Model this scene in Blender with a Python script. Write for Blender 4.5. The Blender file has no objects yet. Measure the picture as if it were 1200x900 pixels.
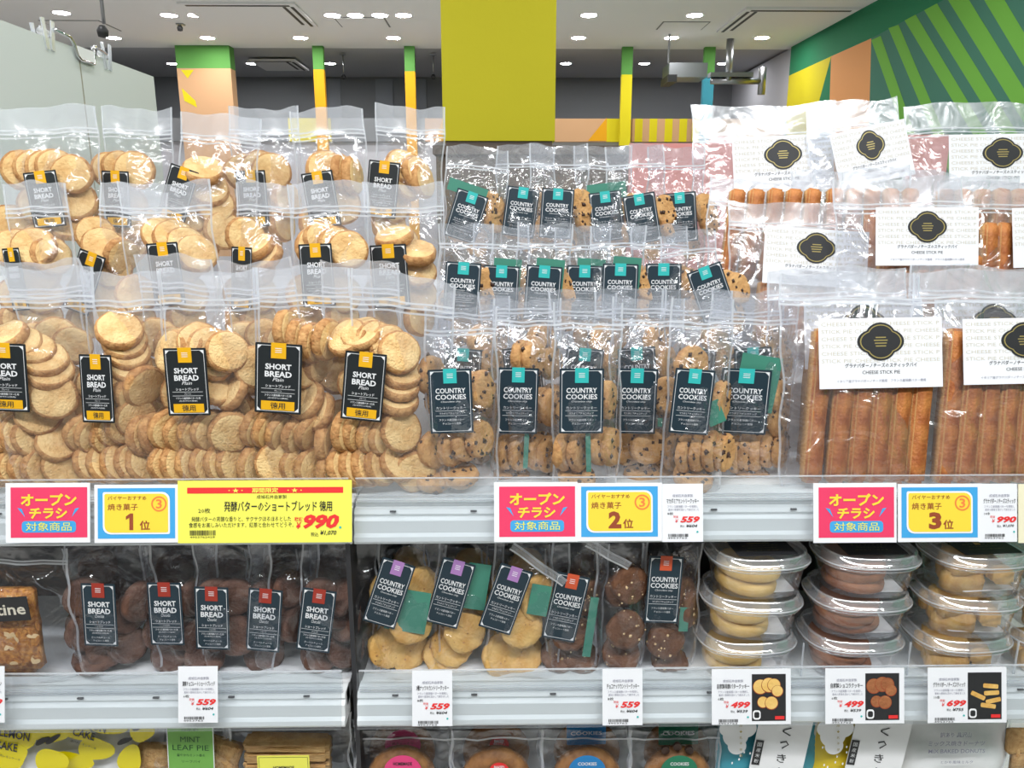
import bpy, bmesh, math, random
from mathutils import Vector, Matrix, Euler, noise
R = math.radians
C = bpy.context.scene.collection
S = bpy.context.scene

# ------------------------------------------------------------------ camera, world, exposure
F = 900.0                       # focal length in pixels of the 1200x900 frame
CAMZ = 1.55
PITCH = math.atan(209 / F)
YAW = math.atan(14 / F * math.cos(PITCH))
cd = bpy.data.cameras.new('camera'); cd.sensor_width = 36; cd.lens = F / 1200 * 36
cd.clip_start = .02; cd.clip_end = 100
cam = bpy.data.objects.new('camera', cd); C.objects.link(cam)
cam.location = (0, 0, CAMZ); cam.rotation_euler = (math.pi / 2 - PITCH, 0, -YAW)
S.camera = cam
S.view_settings.view_transform = 'Standard'; S.view_settings.look = 'None'
S.view_settings.gamma = 1; S.view_settings.use_curve_mapping = False
S.view_settings.exposure = 0.0
S.cycles.transparent_max_bounces = 40
S.cycles.max_bounces = 8; S.cycles.diffuse_bounces = 3; S.cycles.glossy_bounces = 3
S.cycles.use_denoising = True
S.cycles.sample_clamp_indirect = 6
w = bpy.data.worlds.new('world'); S.world = w; w.use_nodes = True
w.node_tree.nodes['Background'].inputs[0].default_value = (.93, .97, 1, 1)
w.node_tree.nodes['Background'].inputs[1].default_value = .14
LENS_POWER = 150.0              # radiance of the ceiling downlights
GLARE_POWER = 22.0              # watts of each unseen panel added over the aisle

RC = Euler((math.pi / 2 - PITCH, 0, -YAW)).to_matrix()
def ray(u, v): return RC @ Vector(((u - 600) / F, -(v - 450) / F, -1))
CP = Vector((0, 0, CAMZ))
def atY(u, v, Y): r = ray(u, v); return CP + r * (Y / r.y)
def atX(u, v, X): r = ray(u, v); return CP + r * (X / r.x)
def atZ(u, v, Z): r = ray(u, v); return CP + r * ((Z - CAMZ) / r.z)
def depth(P): return (RC.inverted() @ (Vector(P) - CP)).z * -1

# ------------------------------------------------------------------ materials
MATS = {}
def nt(name):
    m = bpy.data.materials.new(name); m.use_nodes = True
    t = m.node_tree; t.nodes.clear(); out = t.nodes.new('ShaderNodeOutputMaterial')
    MATS[name] = m
    return m, t, t.nodes, t.links, out
def pbr(name, col, rough=.5, metal=0, col2=None, nscale=40, bump=0, bscale=80, emit=0, spec=.5, sharp=(.35, .65), coord='Object', stretch=None):
    m, t, n, l, out = nt(name)
    b = n.new('ShaderNodeBsdfPrincipled'); l.new(b.outputs[0], out.inputs[0])
    b.inputs['Base Color'].default_value = (*col, 1); b.inputs['Roughness'].default_value = rough
    b.inputs['Metallic'].default_value = metal; b.inputs['Specular IOR Level'].default_value = spec
    m.diffuse_color = (*col, 1)
    if col2 or bump:
        tc = n.new('ShaderNodeTexCoord'); src = tc.outputs[coord]
        if stretch:
            mp = n.new('ShaderNodeMapping'); mp.inputs['Scale'].default_value = stretch
            l.new(src, mp.inputs[0]); src = mp.outputs[0]
    if col2:
        nz = n.new('ShaderNodeTexNoise'); nz.inputs['Scale'].default_value = nscale; nz.inputs['Detail'].default_value = 4
        l.new(src, nz.inputs['Vector'])
        cr = n.new('ShaderNodeValToRGB'); cr.color_ramp.elements[0].position = sharp[0]; cr.color_ramp.elements[1].position = sharp[1]
        cr.color_ramp.elements[0].color = (*col, 1); cr.color_ramp.elements[1].color = (*col2, 1)
        l.new(nz.outputs[0], cr.inputs[0]); l.new(cr.outputs[0], b.inputs['Base Color'])
    if bump:
        nb = n.new('ShaderNodeTexNoise'); nb.inputs['Scale'].default_value = bscale; nb.inputs['Detail'].default_value = 3
        l.new(src, nb.inputs['Vector'])
        bp = n.new('ShaderNodeBump'); bp.inputs['Strength'].default_value = bump; bp.inputs['Distance'].default_value = .003
        l.new(nb.outputs[0], bp.inputs['Height']); l.new(bp.outputs[0], b.inputs['Normal'])
    if emit:
        b.inputs['Emission Color'].default_value = (*col, 1); b.inputs['Emission Strength'].default_value = emit
    return m
def film(name, tint=(.97, .98, 1), haze=.08, hazecol=(.9, .93, .97), rough=.12, refl=.06, crinkle=.5, scale=28, edge=.7):
    m, t, n, l, out = nt(name)
    tr = n.new('ShaderNodeBsdfTransparent'); tr.inputs[0].default_value = (*tint, 1)
    df = n.new('ShaderNodeBsdfDiffuse'); df.inputs[0].default_value = (*hazecol, 1)
    tl = n.new('ShaderNodeBsdfTranslucent'); tl.inputs[0].default_value = (*hazecol, 1)
    hz = n.new('ShaderNodeMixShader'); hz.inputs[0].default_value = .4; l.new(df.outputs[0], hz.inputs[1]); l.new(tl.outputs[0], hz.inputs[2])
    m1 = n.new('ShaderNodeMixShader'); m1.inputs[0].default_value = haze; l.new(tr.outputs[0], m1.inputs[1]); l.new(hz.outputs[0], m1.inputs[2])
    gl = n.new('ShaderNodeBsdfGlossy'); gl.inputs['Roughness'].default_value = rough; gl.inputs[0].default_value = (1, 1, 1, 1)
    lw = n.new('ShaderNodeLayerWeight'); lw.inputs[0].default_value = .5
    pw = n.new('ShaderNodeMath'); pw.operation = 'POWER'; pw.inputs[1].default_value = 3.5; l.new(lw.outputs['Facing'], pw.inputs[0])
    mr = n.new('ShaderNodeMath'); mr.operation = 'MULTIPLY_ADD'; mr.inputs[1].default_value = edge; mr.inputs[2].default_value = refl
    l.new(pw.outputs[0], mr.inputs[0])
    m2 = n.new('ShaderNodeMixShader'); l.new(mr.outputs[0], m2.inputs[0]); l.new(m1.outputs[0], m2.inputs[1]); l.new(gl.outputs[0], m2.inputs[2])
    l.new(m2.outputs[0], out.inputs[0])
    if crinkle:
        tc = n.new('ShaderNodeTexCoord')
        oi = n.new('ShaderNodeObjectInfo'); ad = n.new('ShaderNodeVectorMath'); ad.operation = 'ADD'
        cx = n.new('ShaderNodeCombineXYZ'); l.new(oi.outputs['Random'], cx.inputs[0]); l.new(tc.outputs['Object'], ad.inputs[0]); l.new(cx.outputs[0], ad.inputs[1])
        nz = n.new('ShaderNodeTexNoise'); nz.inputs['Scale'].default_value = scale; nz.inputs['Detail'].default_value = 2.5; nz.inputs['Distortion'].default_value = 1.2
        l.new(ad.outputs[0], nz.inputs['Vector'])
        bp = n.new('ShaderNodeBump'); bp.inputs['Strength'].default_value = crinkle; bp.inputs['Distance'].default_value = .01
        l.new(nz.outputs[0], bp.inputs['Height']); l.new(bp.outputs[0], gl.inputs['Normal']); l.new(bp.outputs[0], lw.inputs['Normal'])
    return m

M_ceil = pbr('ceiling_paint', (.80, .80, .80), .9)
M_ceil_d = pbr('ceiling_dark_paint', (.42, .43, .45), .9)
M_wallg = pbr('grey_wall', (.22, .23, .245), .9)
M_wallg2 = pbr('grey_wall_panel', (.28, .30, .335), .9)
M_walll = pbr('lilac_grey_wall', (.50, .50, .54), .9)
M_floor = pbr('floor_vinyl', (.62, .60, .56), .35, col2=(.70, .68, .64), nscale=3)
M_yel = pbr('yellow_green_paint', (.60, .53, .012), .8, bump=.15, bscale=60)
M_yel2 = pbr('yellow_paint', (.72, .60, .0), .7)
M_org = pbr('orange_paint', (.80, .36, .13), .8)
M_org2 = pbr('deep_orange_paint', (.78, .36, .0), .8)
M_peach = pbr('peach_paint', (.62, .36, .19), .8)
M_gdark = pbr('dark_green_paint', (.012, .20, .085), .8)
M_gmid = pbr('leaf_green_paint', (.10, .30, .06), .8)
M_glite = pbr('light_green_paint', (.17, .46, .055), .8)
M_gteal = pbr('slate_green_paint', (.055, .20, .14), .8)
M_blue = pbr('blue_paint', (.04, .28, .38), .8)
M_brown = pbr('brown_cladding', (.12, .09, .07), .7)
M_pink = pbr('pink_panel', (.75, .30, .28), .6)
M_panel = pbr('white_panel', (.64, .68, .65), .55)
M_beige = pbr('beige_edge', (.35, .33, .25), .6)
M_white = pbr('white_enamel', (.80, .81, .81), .35)
M_shelfg = pbr('shelf_back', (.07, .062, .058), .6)
M_black = pbr('black_paint', (.012, .012, .013), .5)
M_dark = pbr('dark_metal', (.05, .05, .055), .4, .6)
M_chrome = pbr('chrome', (.75, .76, .78), .12, 1)
M_steel = pbr('steel', (.35, .36, .38), .35, 1)
M_paper = pbr('white_paper', (.82, .83, .86), .6)
M_paperw = pbr('print_white', (.85, .85, .86), .6)
M_ppink = pbr('print_pink', (.80, .045, .13), .55)
M_pyel = pbr('print_yellow', (.88, .66, .05), .55)
M_pyel2 = pbr('print_bright_yellow', (.86, .83, .11), .5)
M_pblue = pbr('print_blue', (.05, .36, .72), .55)
M_pred = pbr('print_red', (.78, .03, .03), .55)
M_pbrn = pbr('print_brown', (.30, .06, .02), .55)
M_porg = pbr('print_orange', (.85, .22, .05), .55)
M_pblk = pbr('print_black', (.02, .02, .022), .5)
M_pgry = pbr('print_grey', (.25, .25, .33), .5)
M_pink2 = pbr('print_hot_pink', (.75, .05, .20), .5)
M_lblk = pbr('label_black', (.010, .014, .016), .45)
M_lnavy = pbr('label_navy', (.010, .028, .042), .45)
M_ltab = pbr('tab_yellow', (.80, .42, .005), .45)
M_lteal = pbr('tab_teal', (.03, .46, .44), .45)
M_lred = pbr('tab_red', (.35, .03, .015), .45)
M_llil = pbr('tab_lilac', (.40, .20, .48), .45)
M_lorg = pbr('tab_orange', (.62, .09, .03), .45)
M_lett = pbr('label_lettering', (.78, .79, .80), .5)
M_gold = pbr('gold_print', (.42, .34, .12), .35, .3)
M_faint = pbr('faint_print', (.62, .58, .48), .6)
M_pack = pbr('green_packet', (.055, .235, .165), .4)
M_lemon = pbr('lemon_film', (.72, .60, .0), .25, spec=.6)
M_mint = pbr('mint_label', (.16, .40, .07), .5)
M_mintd = pbr('mint_lettering', (.03, .10, .03), .5)
M_milky = pbr('milky_film', (.72, .73, .73), .3, bump=.4, bscale=30, spec=.6)
M_ricebl = pbr('blue_pack', (.05, .30, .38), .35)
M_rpyel = pbr('yellow_pack', (.65, .48, .02), .35)
M_greenc = pbr('green_card', (.01, .18, .09), .5)
M_bluec = pbr('blue_card', (.01, .20, .50), .5)
M_lens = pbr('lamp_lens', (1, 1, 1), .5, emit=LENS_POWER)
M_hatch = pbr('hatch_line', (.20, .20, .20), .8)

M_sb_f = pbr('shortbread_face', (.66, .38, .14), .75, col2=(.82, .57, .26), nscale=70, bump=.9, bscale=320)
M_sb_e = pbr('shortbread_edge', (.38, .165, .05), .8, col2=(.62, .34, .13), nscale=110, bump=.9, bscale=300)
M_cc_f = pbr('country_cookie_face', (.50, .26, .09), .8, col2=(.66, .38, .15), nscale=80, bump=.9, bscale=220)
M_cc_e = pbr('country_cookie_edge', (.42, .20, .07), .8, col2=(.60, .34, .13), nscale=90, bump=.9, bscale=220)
M_chip = pbr('chocolate', (.045, .018, .010), .4)
M_mp_f = pbr('maple_cookie_face', (.64, .34, .085), .75, col2=(.76, .48, .16), nscale=50, bump=.7, bscale=200)
M_ck_f = pbr('chocolate_nut_face', (.100, .038, .016), .75, col2=(.17, .072, .032), nscale=80, bump=.9, bscale=220)
M_nut = pbr('nut_piece', (.72, .52, .28), .6)
M_cs_f = pbr('chocolate_shortbread', (.080, .034, .020), .75, col2=(.145, .066, .040), nscale=60, bump=.6, bscale=260)
M_lc_f = pbr('lemon_cookie', (.74, .44, .10), .7, col2=(.82, .56, .19), nscale=30, bump=.3, bscale=200)
M_bc_f = pbr('brown_cookie', (.27, .085, .028), .7, col2=(.38, .14, .05), nscale=50, bump=.5, bscale=200)
M_pie = pbr('pie_crust', (.33, .09, .018), .6, col2=(.56, .21, .05), nscale=60, bump=.6, bscale=260)
M_pie_s = pbr('pie_side', (.60, .34, .12), .7, col2=(.42, .19, .06), nscale=120, stretch=(1, 1, 12))
M_flor = pbr('florentine', (.28, .09, .02), .4, col2=(.60, .27, .06), nscale=150, bump=1.0, bscale=180)
M_stick = pbr('butter_stick', (.62, .32, .07), .6, col2=(.76, .47, .13), nscale=50, bump=.5, bscale=200)
M_donut = pbr('baked_donut', (.20, .085, .03), .6, col2=(.34, .16, .055), nscale=60, bump=.5, bscale=200)
M_twist = pbr('sugar_pie', (.50, .27, .09), .6, col2=(.66, .42, .18), nscale=110, bump=.9, bscale=240)

M_film = film('pouch_film', haze=.035, refl=.055, crinkle=.55, scale=22)
M_head = film('pouch_header_film', haze=.24, refl=.07, rough=.2, crinkle=.25, scale=14)
M_zip = film('zip_film', haze=.62, refl=.10, rough=.15, crinkle=0)
M_filmc = film('country_film', haze=.035, refl=.10, crinkle=.85, scale=30, rough=.10)
M_headc = film('country_header_film', haze=.12, refl=.10, rough=.14, crinkle=.5, scale=22)
M_filmp = film('pie_film', haze=.04, refl=.12, crinkle=.8, scale=20, rough=.16)
M_headp = film('pie_header_film', haze=.22, refl=.15, rough=.24, crinkle=.5, scale=16, edge=.9)
M_filmd = film('lower_film', haze=.018, refl=.055, crinkle=.7, scale=22, rough=.10)
M_acr = film('clear_acrylic', haze=.05, refl=.07, crinkle=0, rough=.04, tint=(.95, .97, .98))
M_acre = film('clear_acrylic_edge', haze=.55, refl=.15, crinkle=0, rough=.1)
M_weld = film('weld_film', haze=.48, refl=.10, rough=.15, crinkle=0)
M_tubr = film('tub_rim_plastic', haze=.30, refl=.25, crinkle=0, rough=.08, edge=.8)
M_tub = film('tub_plastic', haze=.035, refl=.09, crinkle=.12, scale=20, rough=.05, edge=.9)

# ------------------------------------------------------------------ mesh helpers
def link(o, parent=None):
    C.objects.link(o)
    if parent: o.parent = parent
    return o
def tag(o, label=None, cat=None, group=None, kind=None):
    if label: o['label'] = label
    if cat: o['category'] = cat
    if group: o['group'] = group
    if kind: o['kind'] = kind
    return o
def empty(name, loc=(0, 0, 0), rot=(0, 0, 0)):
    o = bpy.data.objects.new(name, None); o.location = loc; o.rotation_euler = rot; o.empty_display_size = .02
    C.objects.link(o); return o
def inst(name, me, parent=None, loc=(0, 0, 0), rot=None, scale=None):
    o = bpy.data.objects.new(name, me); o.location = loc
    if rot is not None:
        if isinstance(rot, Matrix): o.rotation_euler = rot.to_euler()
        else: o.rotation_euler = rot
    if scale is not None: o.scale = scale if not isinstance(scale, (int, float)) else (scale,) * 3
    return link(o, parent)

_TX = {}
def text_data(body, bold=0, shear=0):
    k = (body, bold, shear)
    if k not in _TX:
        c = bpy.data.curves.new('lettering_curve', 'FONT'); c.body = body; c.resolution_u = 1 if any(ord(ch) > 0x2fff for ch in body) else 2
        c.offset = bold; c.shear = shear; c.fill_mode = 'FRONT'
        o = bpy.data.objects.new('lettering_temp', c); C.objects.link(o)
        dg = bpy.context.evaluated_depsgraph_get(); dg.update()
        me = bpy.data.meshes.new_from_object(o.evaluated_get(dg))
        vs = [(v.co.x, v.co.y) for v in me.vertices]; fs = [list(p.vertices) for p in me.polygons]
        bpy.data.objects.remove(o); bpy.data.meshes.remove(me); bpy.data.curves.remove(c)
        if vs:
            x0 = min(v[0] for v in vs); x1 = max(v[0] for v in vs); y0 = min(v[1] for v in vs); y1 = max(v[1] for v in vs)
            vs = [((x - (x0 + x1) / 2) / max(x1 - x0, 1e-6), (y - (y0 + y1) / 2) / max(y1 - y0, 1e-6)) for x, y in vs]
        _TX[k] = (vs, fs)
    return _TX[k]

class MB:
    """collects shapes in one mesh; flat prints are laid in the XZ plane facing -Y"""
    def __init__(s): s.v = []; s.f = []; s.m = []; s.mats = []
    def mi(s, m):
        if m not in s.mats: s.mats.append(m)
        return s.mats.index(m)
    def add(s, vs, fs, m, M=None):
        b = len(s.v); i = s.mi(m)
        s.v += [tuple(M @ Vector(v)) if M is not None else tuple(v) for v in vs]
        s.f += [[b + k for k in f] for f in fs]; s.m += [i] * len(fs)
        return s
    def box(s, x0, x1, y0, y1, z0, z1, m, M=None):
        vs = [(x, y, z) for z in (z0, z1) for y in (y0, y1) for x in (x0, x1)]
        return s.add(vs, [(0, 2, 3, 1), (4, 5, 7, 6), (0, 1, 5, 4), (2, 6, 7, 3), (1, 3, 7, 5), (0, 4, 6, 2)], m, M)
    def text(s, body, cx, cz, wd, h, m, y=0, bold=0, shear=0, rot=0, M=None):
        vs, fs = text_data(body, bold, shear); c, sn = math.cos(R(rot)), math.sin(R(rot))
        o = [(cx + (a * wd) * c - (b * h) * sn, y, cz + (a * wd) * sn + (b * h) * c) for a, b in vs]
        return s.add(o, fs, m, M)
    def poly(s, pts, m, y=0, t=0, M=None):
        n = len(pts)
        a = [(p[0], y, p[1]) for p in pts]
        if not t: return s.add(a, [list(range(n))], m, M)
        b = [(p[0], y + t, p[1]) for p in pts]
        return s.add(a + b, [list(range(n)), list(range(2 * n - 1, n - 1, -1))] + [(i, n + i, n + (i + 1) % n, (i + 1) % n) for i in range(n)], m, M)
    def rect(s, x0, x1, z0, z1, m, y=0, t=0, M=None): return s.poly([(x0, z0), (x1, z0), (x1, z1), (x0, z1)], m, y, t, M)
    def rrect(s, x0, x1, z0, z1, r, m, y=0, t=0, M=None, rs=None):
        rs = rs or (r,) * 4; pts = []
        for (cx, cz, a, q) in ((x0, z0, 180, rs[0]), (x1, z0, 270, rs[1]), (x1, z1, 0, rs[2]), (x0, z1, 90, rs[3])):
            sx = 1 if cx == x0 else -1; sz = 1 if cz == z0 else -1
            for k in range(5): an = R(a + k * 22.5); pts.append((cx + sx * q + q * math.cos(an), cz + sz * q + q * math.sin(an)))
        return s.poly(pts, m, y, t, M)
    def disc(s, cx, cz, r, m, y=0, t=0, n=28, rz=None, M=None):
        return s.poly([(cx + r * math.cos(2 * math.pi * k / n), cz + (rz or r) * math.sin(2 * math.pi * k / n)) for k in range(n)], m, y, t, M)
    def ring(s, cx, cz, r0, r1, m, y=0, n=28):
        v = []; 
        for k in range(n):
            a = 2 * math.pi * k / n; v += [(cx + r0 * math.cos(a), y, cz + r0 * math.sin(a)), (cx + r1 * math.cos(a), y, cz + r1 * math.sin(a))]
        return s.add(v, [(2 * k, 2 * k + 1, (2 * k + 3) % (2 * n), (2 * k + 2) % (2 * n)) for k in range(n)], m)
    def frame(s, x0, x1, z0, z1, t, m, y=0):
        s.rect(x0, x1, z0, z0 + t, m, y); s.rect(x0, x1, z1 - t, z1, m, y); s.rect(x0, x0 + t, z0 + t, z1 - t, m, y); s.rect(x1 - t, x1, z0 + t, z1 - t, m, y); return s
    def tube(s, pts, r, m, n=8):
        pts = [Vector(p) for p in pts]; rings = []
        for i, p in enumerate(pts):
            d = (pts[min(i + 1, len(pts) - 1)] - pts[max(i - 1, 0)]).normalized()
            a = d.orthogonal().normalized() if i == 0 else (rings_a - d * rings_a.dot(d)).normalized()
            rings_a = a; b = d.cross(a)
            rings.append([tuple(p + (a * math.cos(2 * math.pi * k / n) + b * math.sin(2 * math.pi * k / n)) * r) for k in range(n)])
        vs = [v for rg in rings for v in rg]; fs = []
        for i in range(len(pts) - 1):
            for k in range(n): fs.append((i * n + k, i * n + (k + 1) % n, (i + 1) * n + (k + 1) % n, (i + 1) * n + k))
        fs += [list(range(n))[::-1], list(range((len(pts) - 1) * n, len(pts) * n))]
        return s.add(vs, fs, m)
    def lathe(s, prof, m, n=28, fr=None, M=None):
        """prof: (r, z) pairs about Z; fr(theta) scales the radius in x and y"""
        vs = []; fs = []
        for (r, z) in prof:
            for k in range(n):
                a = 2 * math.pi * k / n; q = fr(a) if fr else (1, 1); vs.append((r * q[0] * math.cos(a), r * q[1] * math.sin(a), z))
        for i in range(len(prof) - 1):
            for k in range(n): fs.append((i * n + k, i * n + (k + 1) % n, (i + 1) * n + (k + 1) % n, (i + 1) * n + k))
        return s.add(vs, fs, m, M)
    def mesh(s, name, smooth=False):
        me = bpy.data.meshes.new(name); me.from_pydata(s.v, [], s.f)
        for m in s.mats: me.materials.append(m)
        me.polygons.foreach_set('material_index', s.m)
        if smooth: me.polygons.foreach_set('use_smooth', [True] * len(s.f))
        me.update(); return me
    def build(s, name, parent=None, smooth=False, loc=(0, 0, 0), rot=None, scale=None):
        return inst(name, s.mesh(name, smooth), parent, loc, rot, scale)

# ------------------------------------------------------------------ the setting
CEIL = 3.05; YC = 5.31 * 1.5; XW = 1.889 * 1.5; YB = 6.64 * 1.5
def struct(mb, name, label=None): o = mb.build(name); tag(o, label, None, None, 'structure'); return o
struct(MB().box(-7, 5, -5, 11, -.1, 0, M_floor), 'floor', 'pale vinyl shop floor under the shelves')
struct(MB().box(-7, 5, -5, YC + .12, CEIL, CEIL + .1, M_ceil), 'ceiling', 'pale grey shop ceiling with rows of round downlights')
struct(MB().box(-7, 5, YC + .12, 11, CEIL + .02, CEIL + .12, M_ceil_d), 'ceiling', 'darker strip of ceiling behind the coloured columns')
struct(MB().box(-7, 5, YB, YB + .1, 0, CEIL + .02, M_wallg), 'wall_back', 'dark grey wall at the far end of the shop')
struct(MB().box(-7.1, -7, -5, 11, 0, CEIL, M_walll), 'wall_left', 'pale grey wall far beyond the shelves')
wr = struct(MB().box(XW, XW + .1, -1, YC, 0, CEIL, M_gdark), 'wall_right', 'wall painted with green, yellow and orange shapes')
struct(MB().box(XW + .02, XW + .12, YC, 11, 0, CEIL, M_walll), 'wall_right', 'lilac grey wall beyond the painted wall')
# lighter panels on the back wall
for (a, b) in ((441, 461), (484, 500), (385, 400)):
    p0 = atY(a, 130, YB - .02); p1 = atY(b, 130, YB - .02)
    MB().box(p0.x, p1.x, YB - .02, YB, 1.6, CEIL, M_wallg2).build('wall_panel')['kind'] = 'structure'
# mural on the right wall, painted shapes 1 mm proud
def mural(name, pts, m, off):
    P = [atX(u, v, XW - .0012 * off) for u, v in pts]
    q = [(p.y, p.z) for p in P]
    for ins, cut in ((lambda a: a[1] <= CEIL, lambda a, b: (a[0] + (b[0] - a[0]) * (CEIL - a[1]) / (b[1] - a[1]), CEIL)), (lambda a: a[0] <= YC, lambda a, b: (YC, a[1] + (b[1] - a[1]) * (YC - a[0]) / (b[0] - a[0])))):
        w_ = []
        for i in range(len(q)):
            a, b = q[i], q[(i + 1) % len(q)]
            if ins(a): w_.append(a)
            if ins(a) != ins(b): w_.append(cut(a, b))
        q = w_
    if len(q) < 3: return
    o = MB().add([(XW - .0012 * off, a, b) for a, b in q], [list(range(len(q)))], m).build(name, wr)
    return o
mural('painted_shape', [(922, 90), (974, 66), (960, 118), (948, 240), (921, 240)], M_yel2, 1)
mural('painted_shape', [(974, 66), (1021, 45), (1016, 240), (968, 240)], M_org, 1)
mural('painted_shape', [(1021, 45), (1115, -5), (1330, -120), (1330, 360), (1014, 330)], M_gteal, 1)
stripe = [(1021, 47, 1032, 42), (1041, 33, 1053, 29), (1060, 24, 1073, 17), (1083, 12, 1098, 4), (1109, -3, 1127, -14)]
for i, (a, b, c, d) in enumerate(stripe):
    s0 = (.35, .42, .60, .62, .62)[i]
    mural('painted_stripe', [(a, b), (c, d), (c + 250 * s0, d + 250), (a + 250 * s0, b + 250)], M_glite, 2)
for i, (a, b, c, d) in enumerate([(1140, -22, 1164, -22), (1186, -24, 1212, -24)]):
    mural('painted_stripe', [(a, b), (c, d), (c + 150, d + 250), (a + 150, b + 250)], M_glite, 2)
# columns
def column(u0, u1, splits, label, d=.06, Y=YC):
    x0 = atY(u0, 90, Y).x; x1 = atY(u1, 90, Y).x
    o = empty('painted_column', ((x0 + x1) / 2, Y + d / 2, 0)); h = (x1 - x0) / 2
    tag(o, label, 'column', 'painted columns across the shop')
    zs = [CEIL] + [atY(600, v, Y).z for v, _ in splits[1:]] + [0]
    for i, (v, m) in enumerate(splits):
        MB().box(-h, h, -d / 2, d / 2, zs[i + 1], zs[i], m).build('column_band', o)
    return o
co = column(208, 271, [(54, M_gmid), (81, M_peach), (300, M_walll)], 'wide column, green above and peach below with yellow flashes', .14)
x0 = atY(208, 90, YC).x - co.location.x
for pts in ([(212, 82), (227, 82), (220, 92)], [(213, 103), (229, 118), (231, 126), (216, 118)]):
    P = [atY(u, v, YC) for u, v in pts]
    MB().poly([(p.x - co.location.x, p.z) for p in P], M_yel2, -.072).build('painted_flash', co)
column(367.5, 380, [(54, M_gmid), (82, M_org2)], 'thin column, green above orange, next to the wide peach column')
column(474.5, 486.5, [(54, M_gmid), (84, M_org2)], 'thin column, green above orange, just before the big yellow column')
column(728.5, 741, [(56, M_gmid), (87, M_yel2)], 'thin column, green above yellow')
column(824.5, 837, [(57, M_gmid), (88, M_blue)], 'thin column, green above blue')
# header band between the columns
zb1 = atY(600, 137.5, YC).z; zb0 = atY(600, 165, YC).z
bd = empty('painted_beam', (0, YC + .2, 0)); tag(bd, kind='structure', label='low painted band of orange and yellow running between the columns')
def band(u0, u1, m, k=0):
    xa = atY(u0, 150, YC + .1).x; xb = atY(u1, 150, YC + .1).x
    MB().box(xa, xb, -.1 - k * .002, .1, zb0, zb1, m).build('painted_panel', bd)
band(-500, 338, M_wallg); band(338, 388, M_yel2); band(388, 498, M_wallg); band(498, 711, M_peach)
band(711, 729, M_yel2); band(741, 925, M_peach)
P = [atY(u, v, YC + .09) for u, v in ((689, 165), (711, 138), (711, 165))]
MB().poly([(p.x, p.z) for p in P], M_org2, -.104, .002).build('painted_panel', bd)
P = [atY(u, v, YC + .09) for u, v in ((510, 165), (519, 138), (530, 138), (530, 165))]
MB().poly([(p.x, p.z) for p in P], M_org2, -.104, .002).build('painted_panel', bd)
for u in (744, 761, 779, 796, 811): band(u, u + 9, M_yel2, 1)
struct(MB().box(-7, XW, YC + .15, YC + .25, 0, zb0, M_walll), 'wall_back', 'pale low wall under the painted band')
# big yellow column
Yy = 3.4
xa = atY(518, 100, Yy).x; xb = atY(651, 100, Yy).x
yc = empty('yellow_column', ((xa + xb) / 2, Yy + .25, 0)); tag(yc, 'broad yellow-green square column standing behind the shelves', 'column')
zsp = atY(585, 165, Yy).z; h = (xb - xa) / 2
MB().box(-h, h, -.25, .25, zsp, CEIL, M_yel).build('column_body', yc)
MB().box(-h + .01, h - .01, -.24, .24, 0, zsp, M_brown).build('column_base', yc)
# pale pink boards seen through the pouches, and the far counter
for (u0, u1, vt, Y, lab) in ((738, 832, 168, 2.7, 'pink display board behind the country cookie pouches'), (832, 862, 160, 2.3, 'narrow pink display board behind the cheese pie pouches'), (1066, 1112, 158, 2.5, 'small coral board seen through the cheese pie pouches')):
    a = atY(u0, vt, Y); b = atY(u1, vt, Y)
    t = empty('display_board', ((a.x + b.x) / 2, Y, 0)); tag(t, lab, 'board'); hw = (b.x - a.x) / 2
    MB().box(-hw, hw, -.01, .01, 1.2, a.z, M_pink).build('board', t)
    MB().box(-.015, .015, -.01, .012, .02, 1.2, M_steel).build('post', t); MB().box(-.12, .12, -.1, .1, 0, .02, M_steel).build('base', t)
a = atY(512, 172, 2.9); b = atY(735, 172, 2.9)
t = empty('back_counter', ((a.x + b.x) / 2, 3.0, 0)); tag(t, 'brown wooden counter behind the country cookie pouches', 'counter')
hw = (b.x - a.x) / 2
MB().box(-hw, hw, -.15, .12, 0, a.z - .03, M_brown).build('body', t); MB().box(-hw - .01, hw + .01, -.17, .12, a.z - .03, a.z, M_brown).build('counter_top', t)

# ceiling lights: rows across the shop and over the aisle
def downlight_meshes():
    ring = MB().lathe([(.062, .0), (.075, -.004), (.078, 0)], M_white, 24).mesh('trim_ring', True)
    lens = MB().add([(.062 * math.cos(k * math.pi / 12), .062 * math.sin(k * math.pi / 12), -.002) for k in range(24)], [list(range(23, -1, -1))], M_lens).mesh('lamp_lens')
    return ring, lens
ringm, lensm = downlight_meshes()
def downlight(x, y, label, z=CEIL, s=1, grp='round downlights in the ceiling'):
    o = empty('downlight', (x, y, z)); o.scale = (s, s, s)
    tag(o, label, 'ceiling light', grp); inst('trim_ring', ringm, o); inst('lamp_lens', lensm, o)
rows = [([72, 198, 230, 389.5, 416.5, 445, 473, 690, 814], 18, 'first'), ([133, 243, 352, 461, 678, 787, 893], 44.5, 'second'),
        ([202, 295, 387, 663, 755, 847], 74.5, 'third')]
nth = ['first', 'second', 'third', 'fourth', 'fifth', 'sixth', 'seventh', 'eighth', 'ninth']
for us, v, rn in rows:
    for i, u in enumerate(us):
        vv = v - 3 if (rn == 'first' and i == 0) else v
        p = atZ(u, vv, CEIL if rn != 'third' else CEIL + .02)
        downlight(p.x, p.y, f'round downlight, {nth[i]} from the left in the {["top","middle","farthest"][rows.index((us,v,rn))]} row', p.z, 1 if rn != 'third' else .9)
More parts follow.
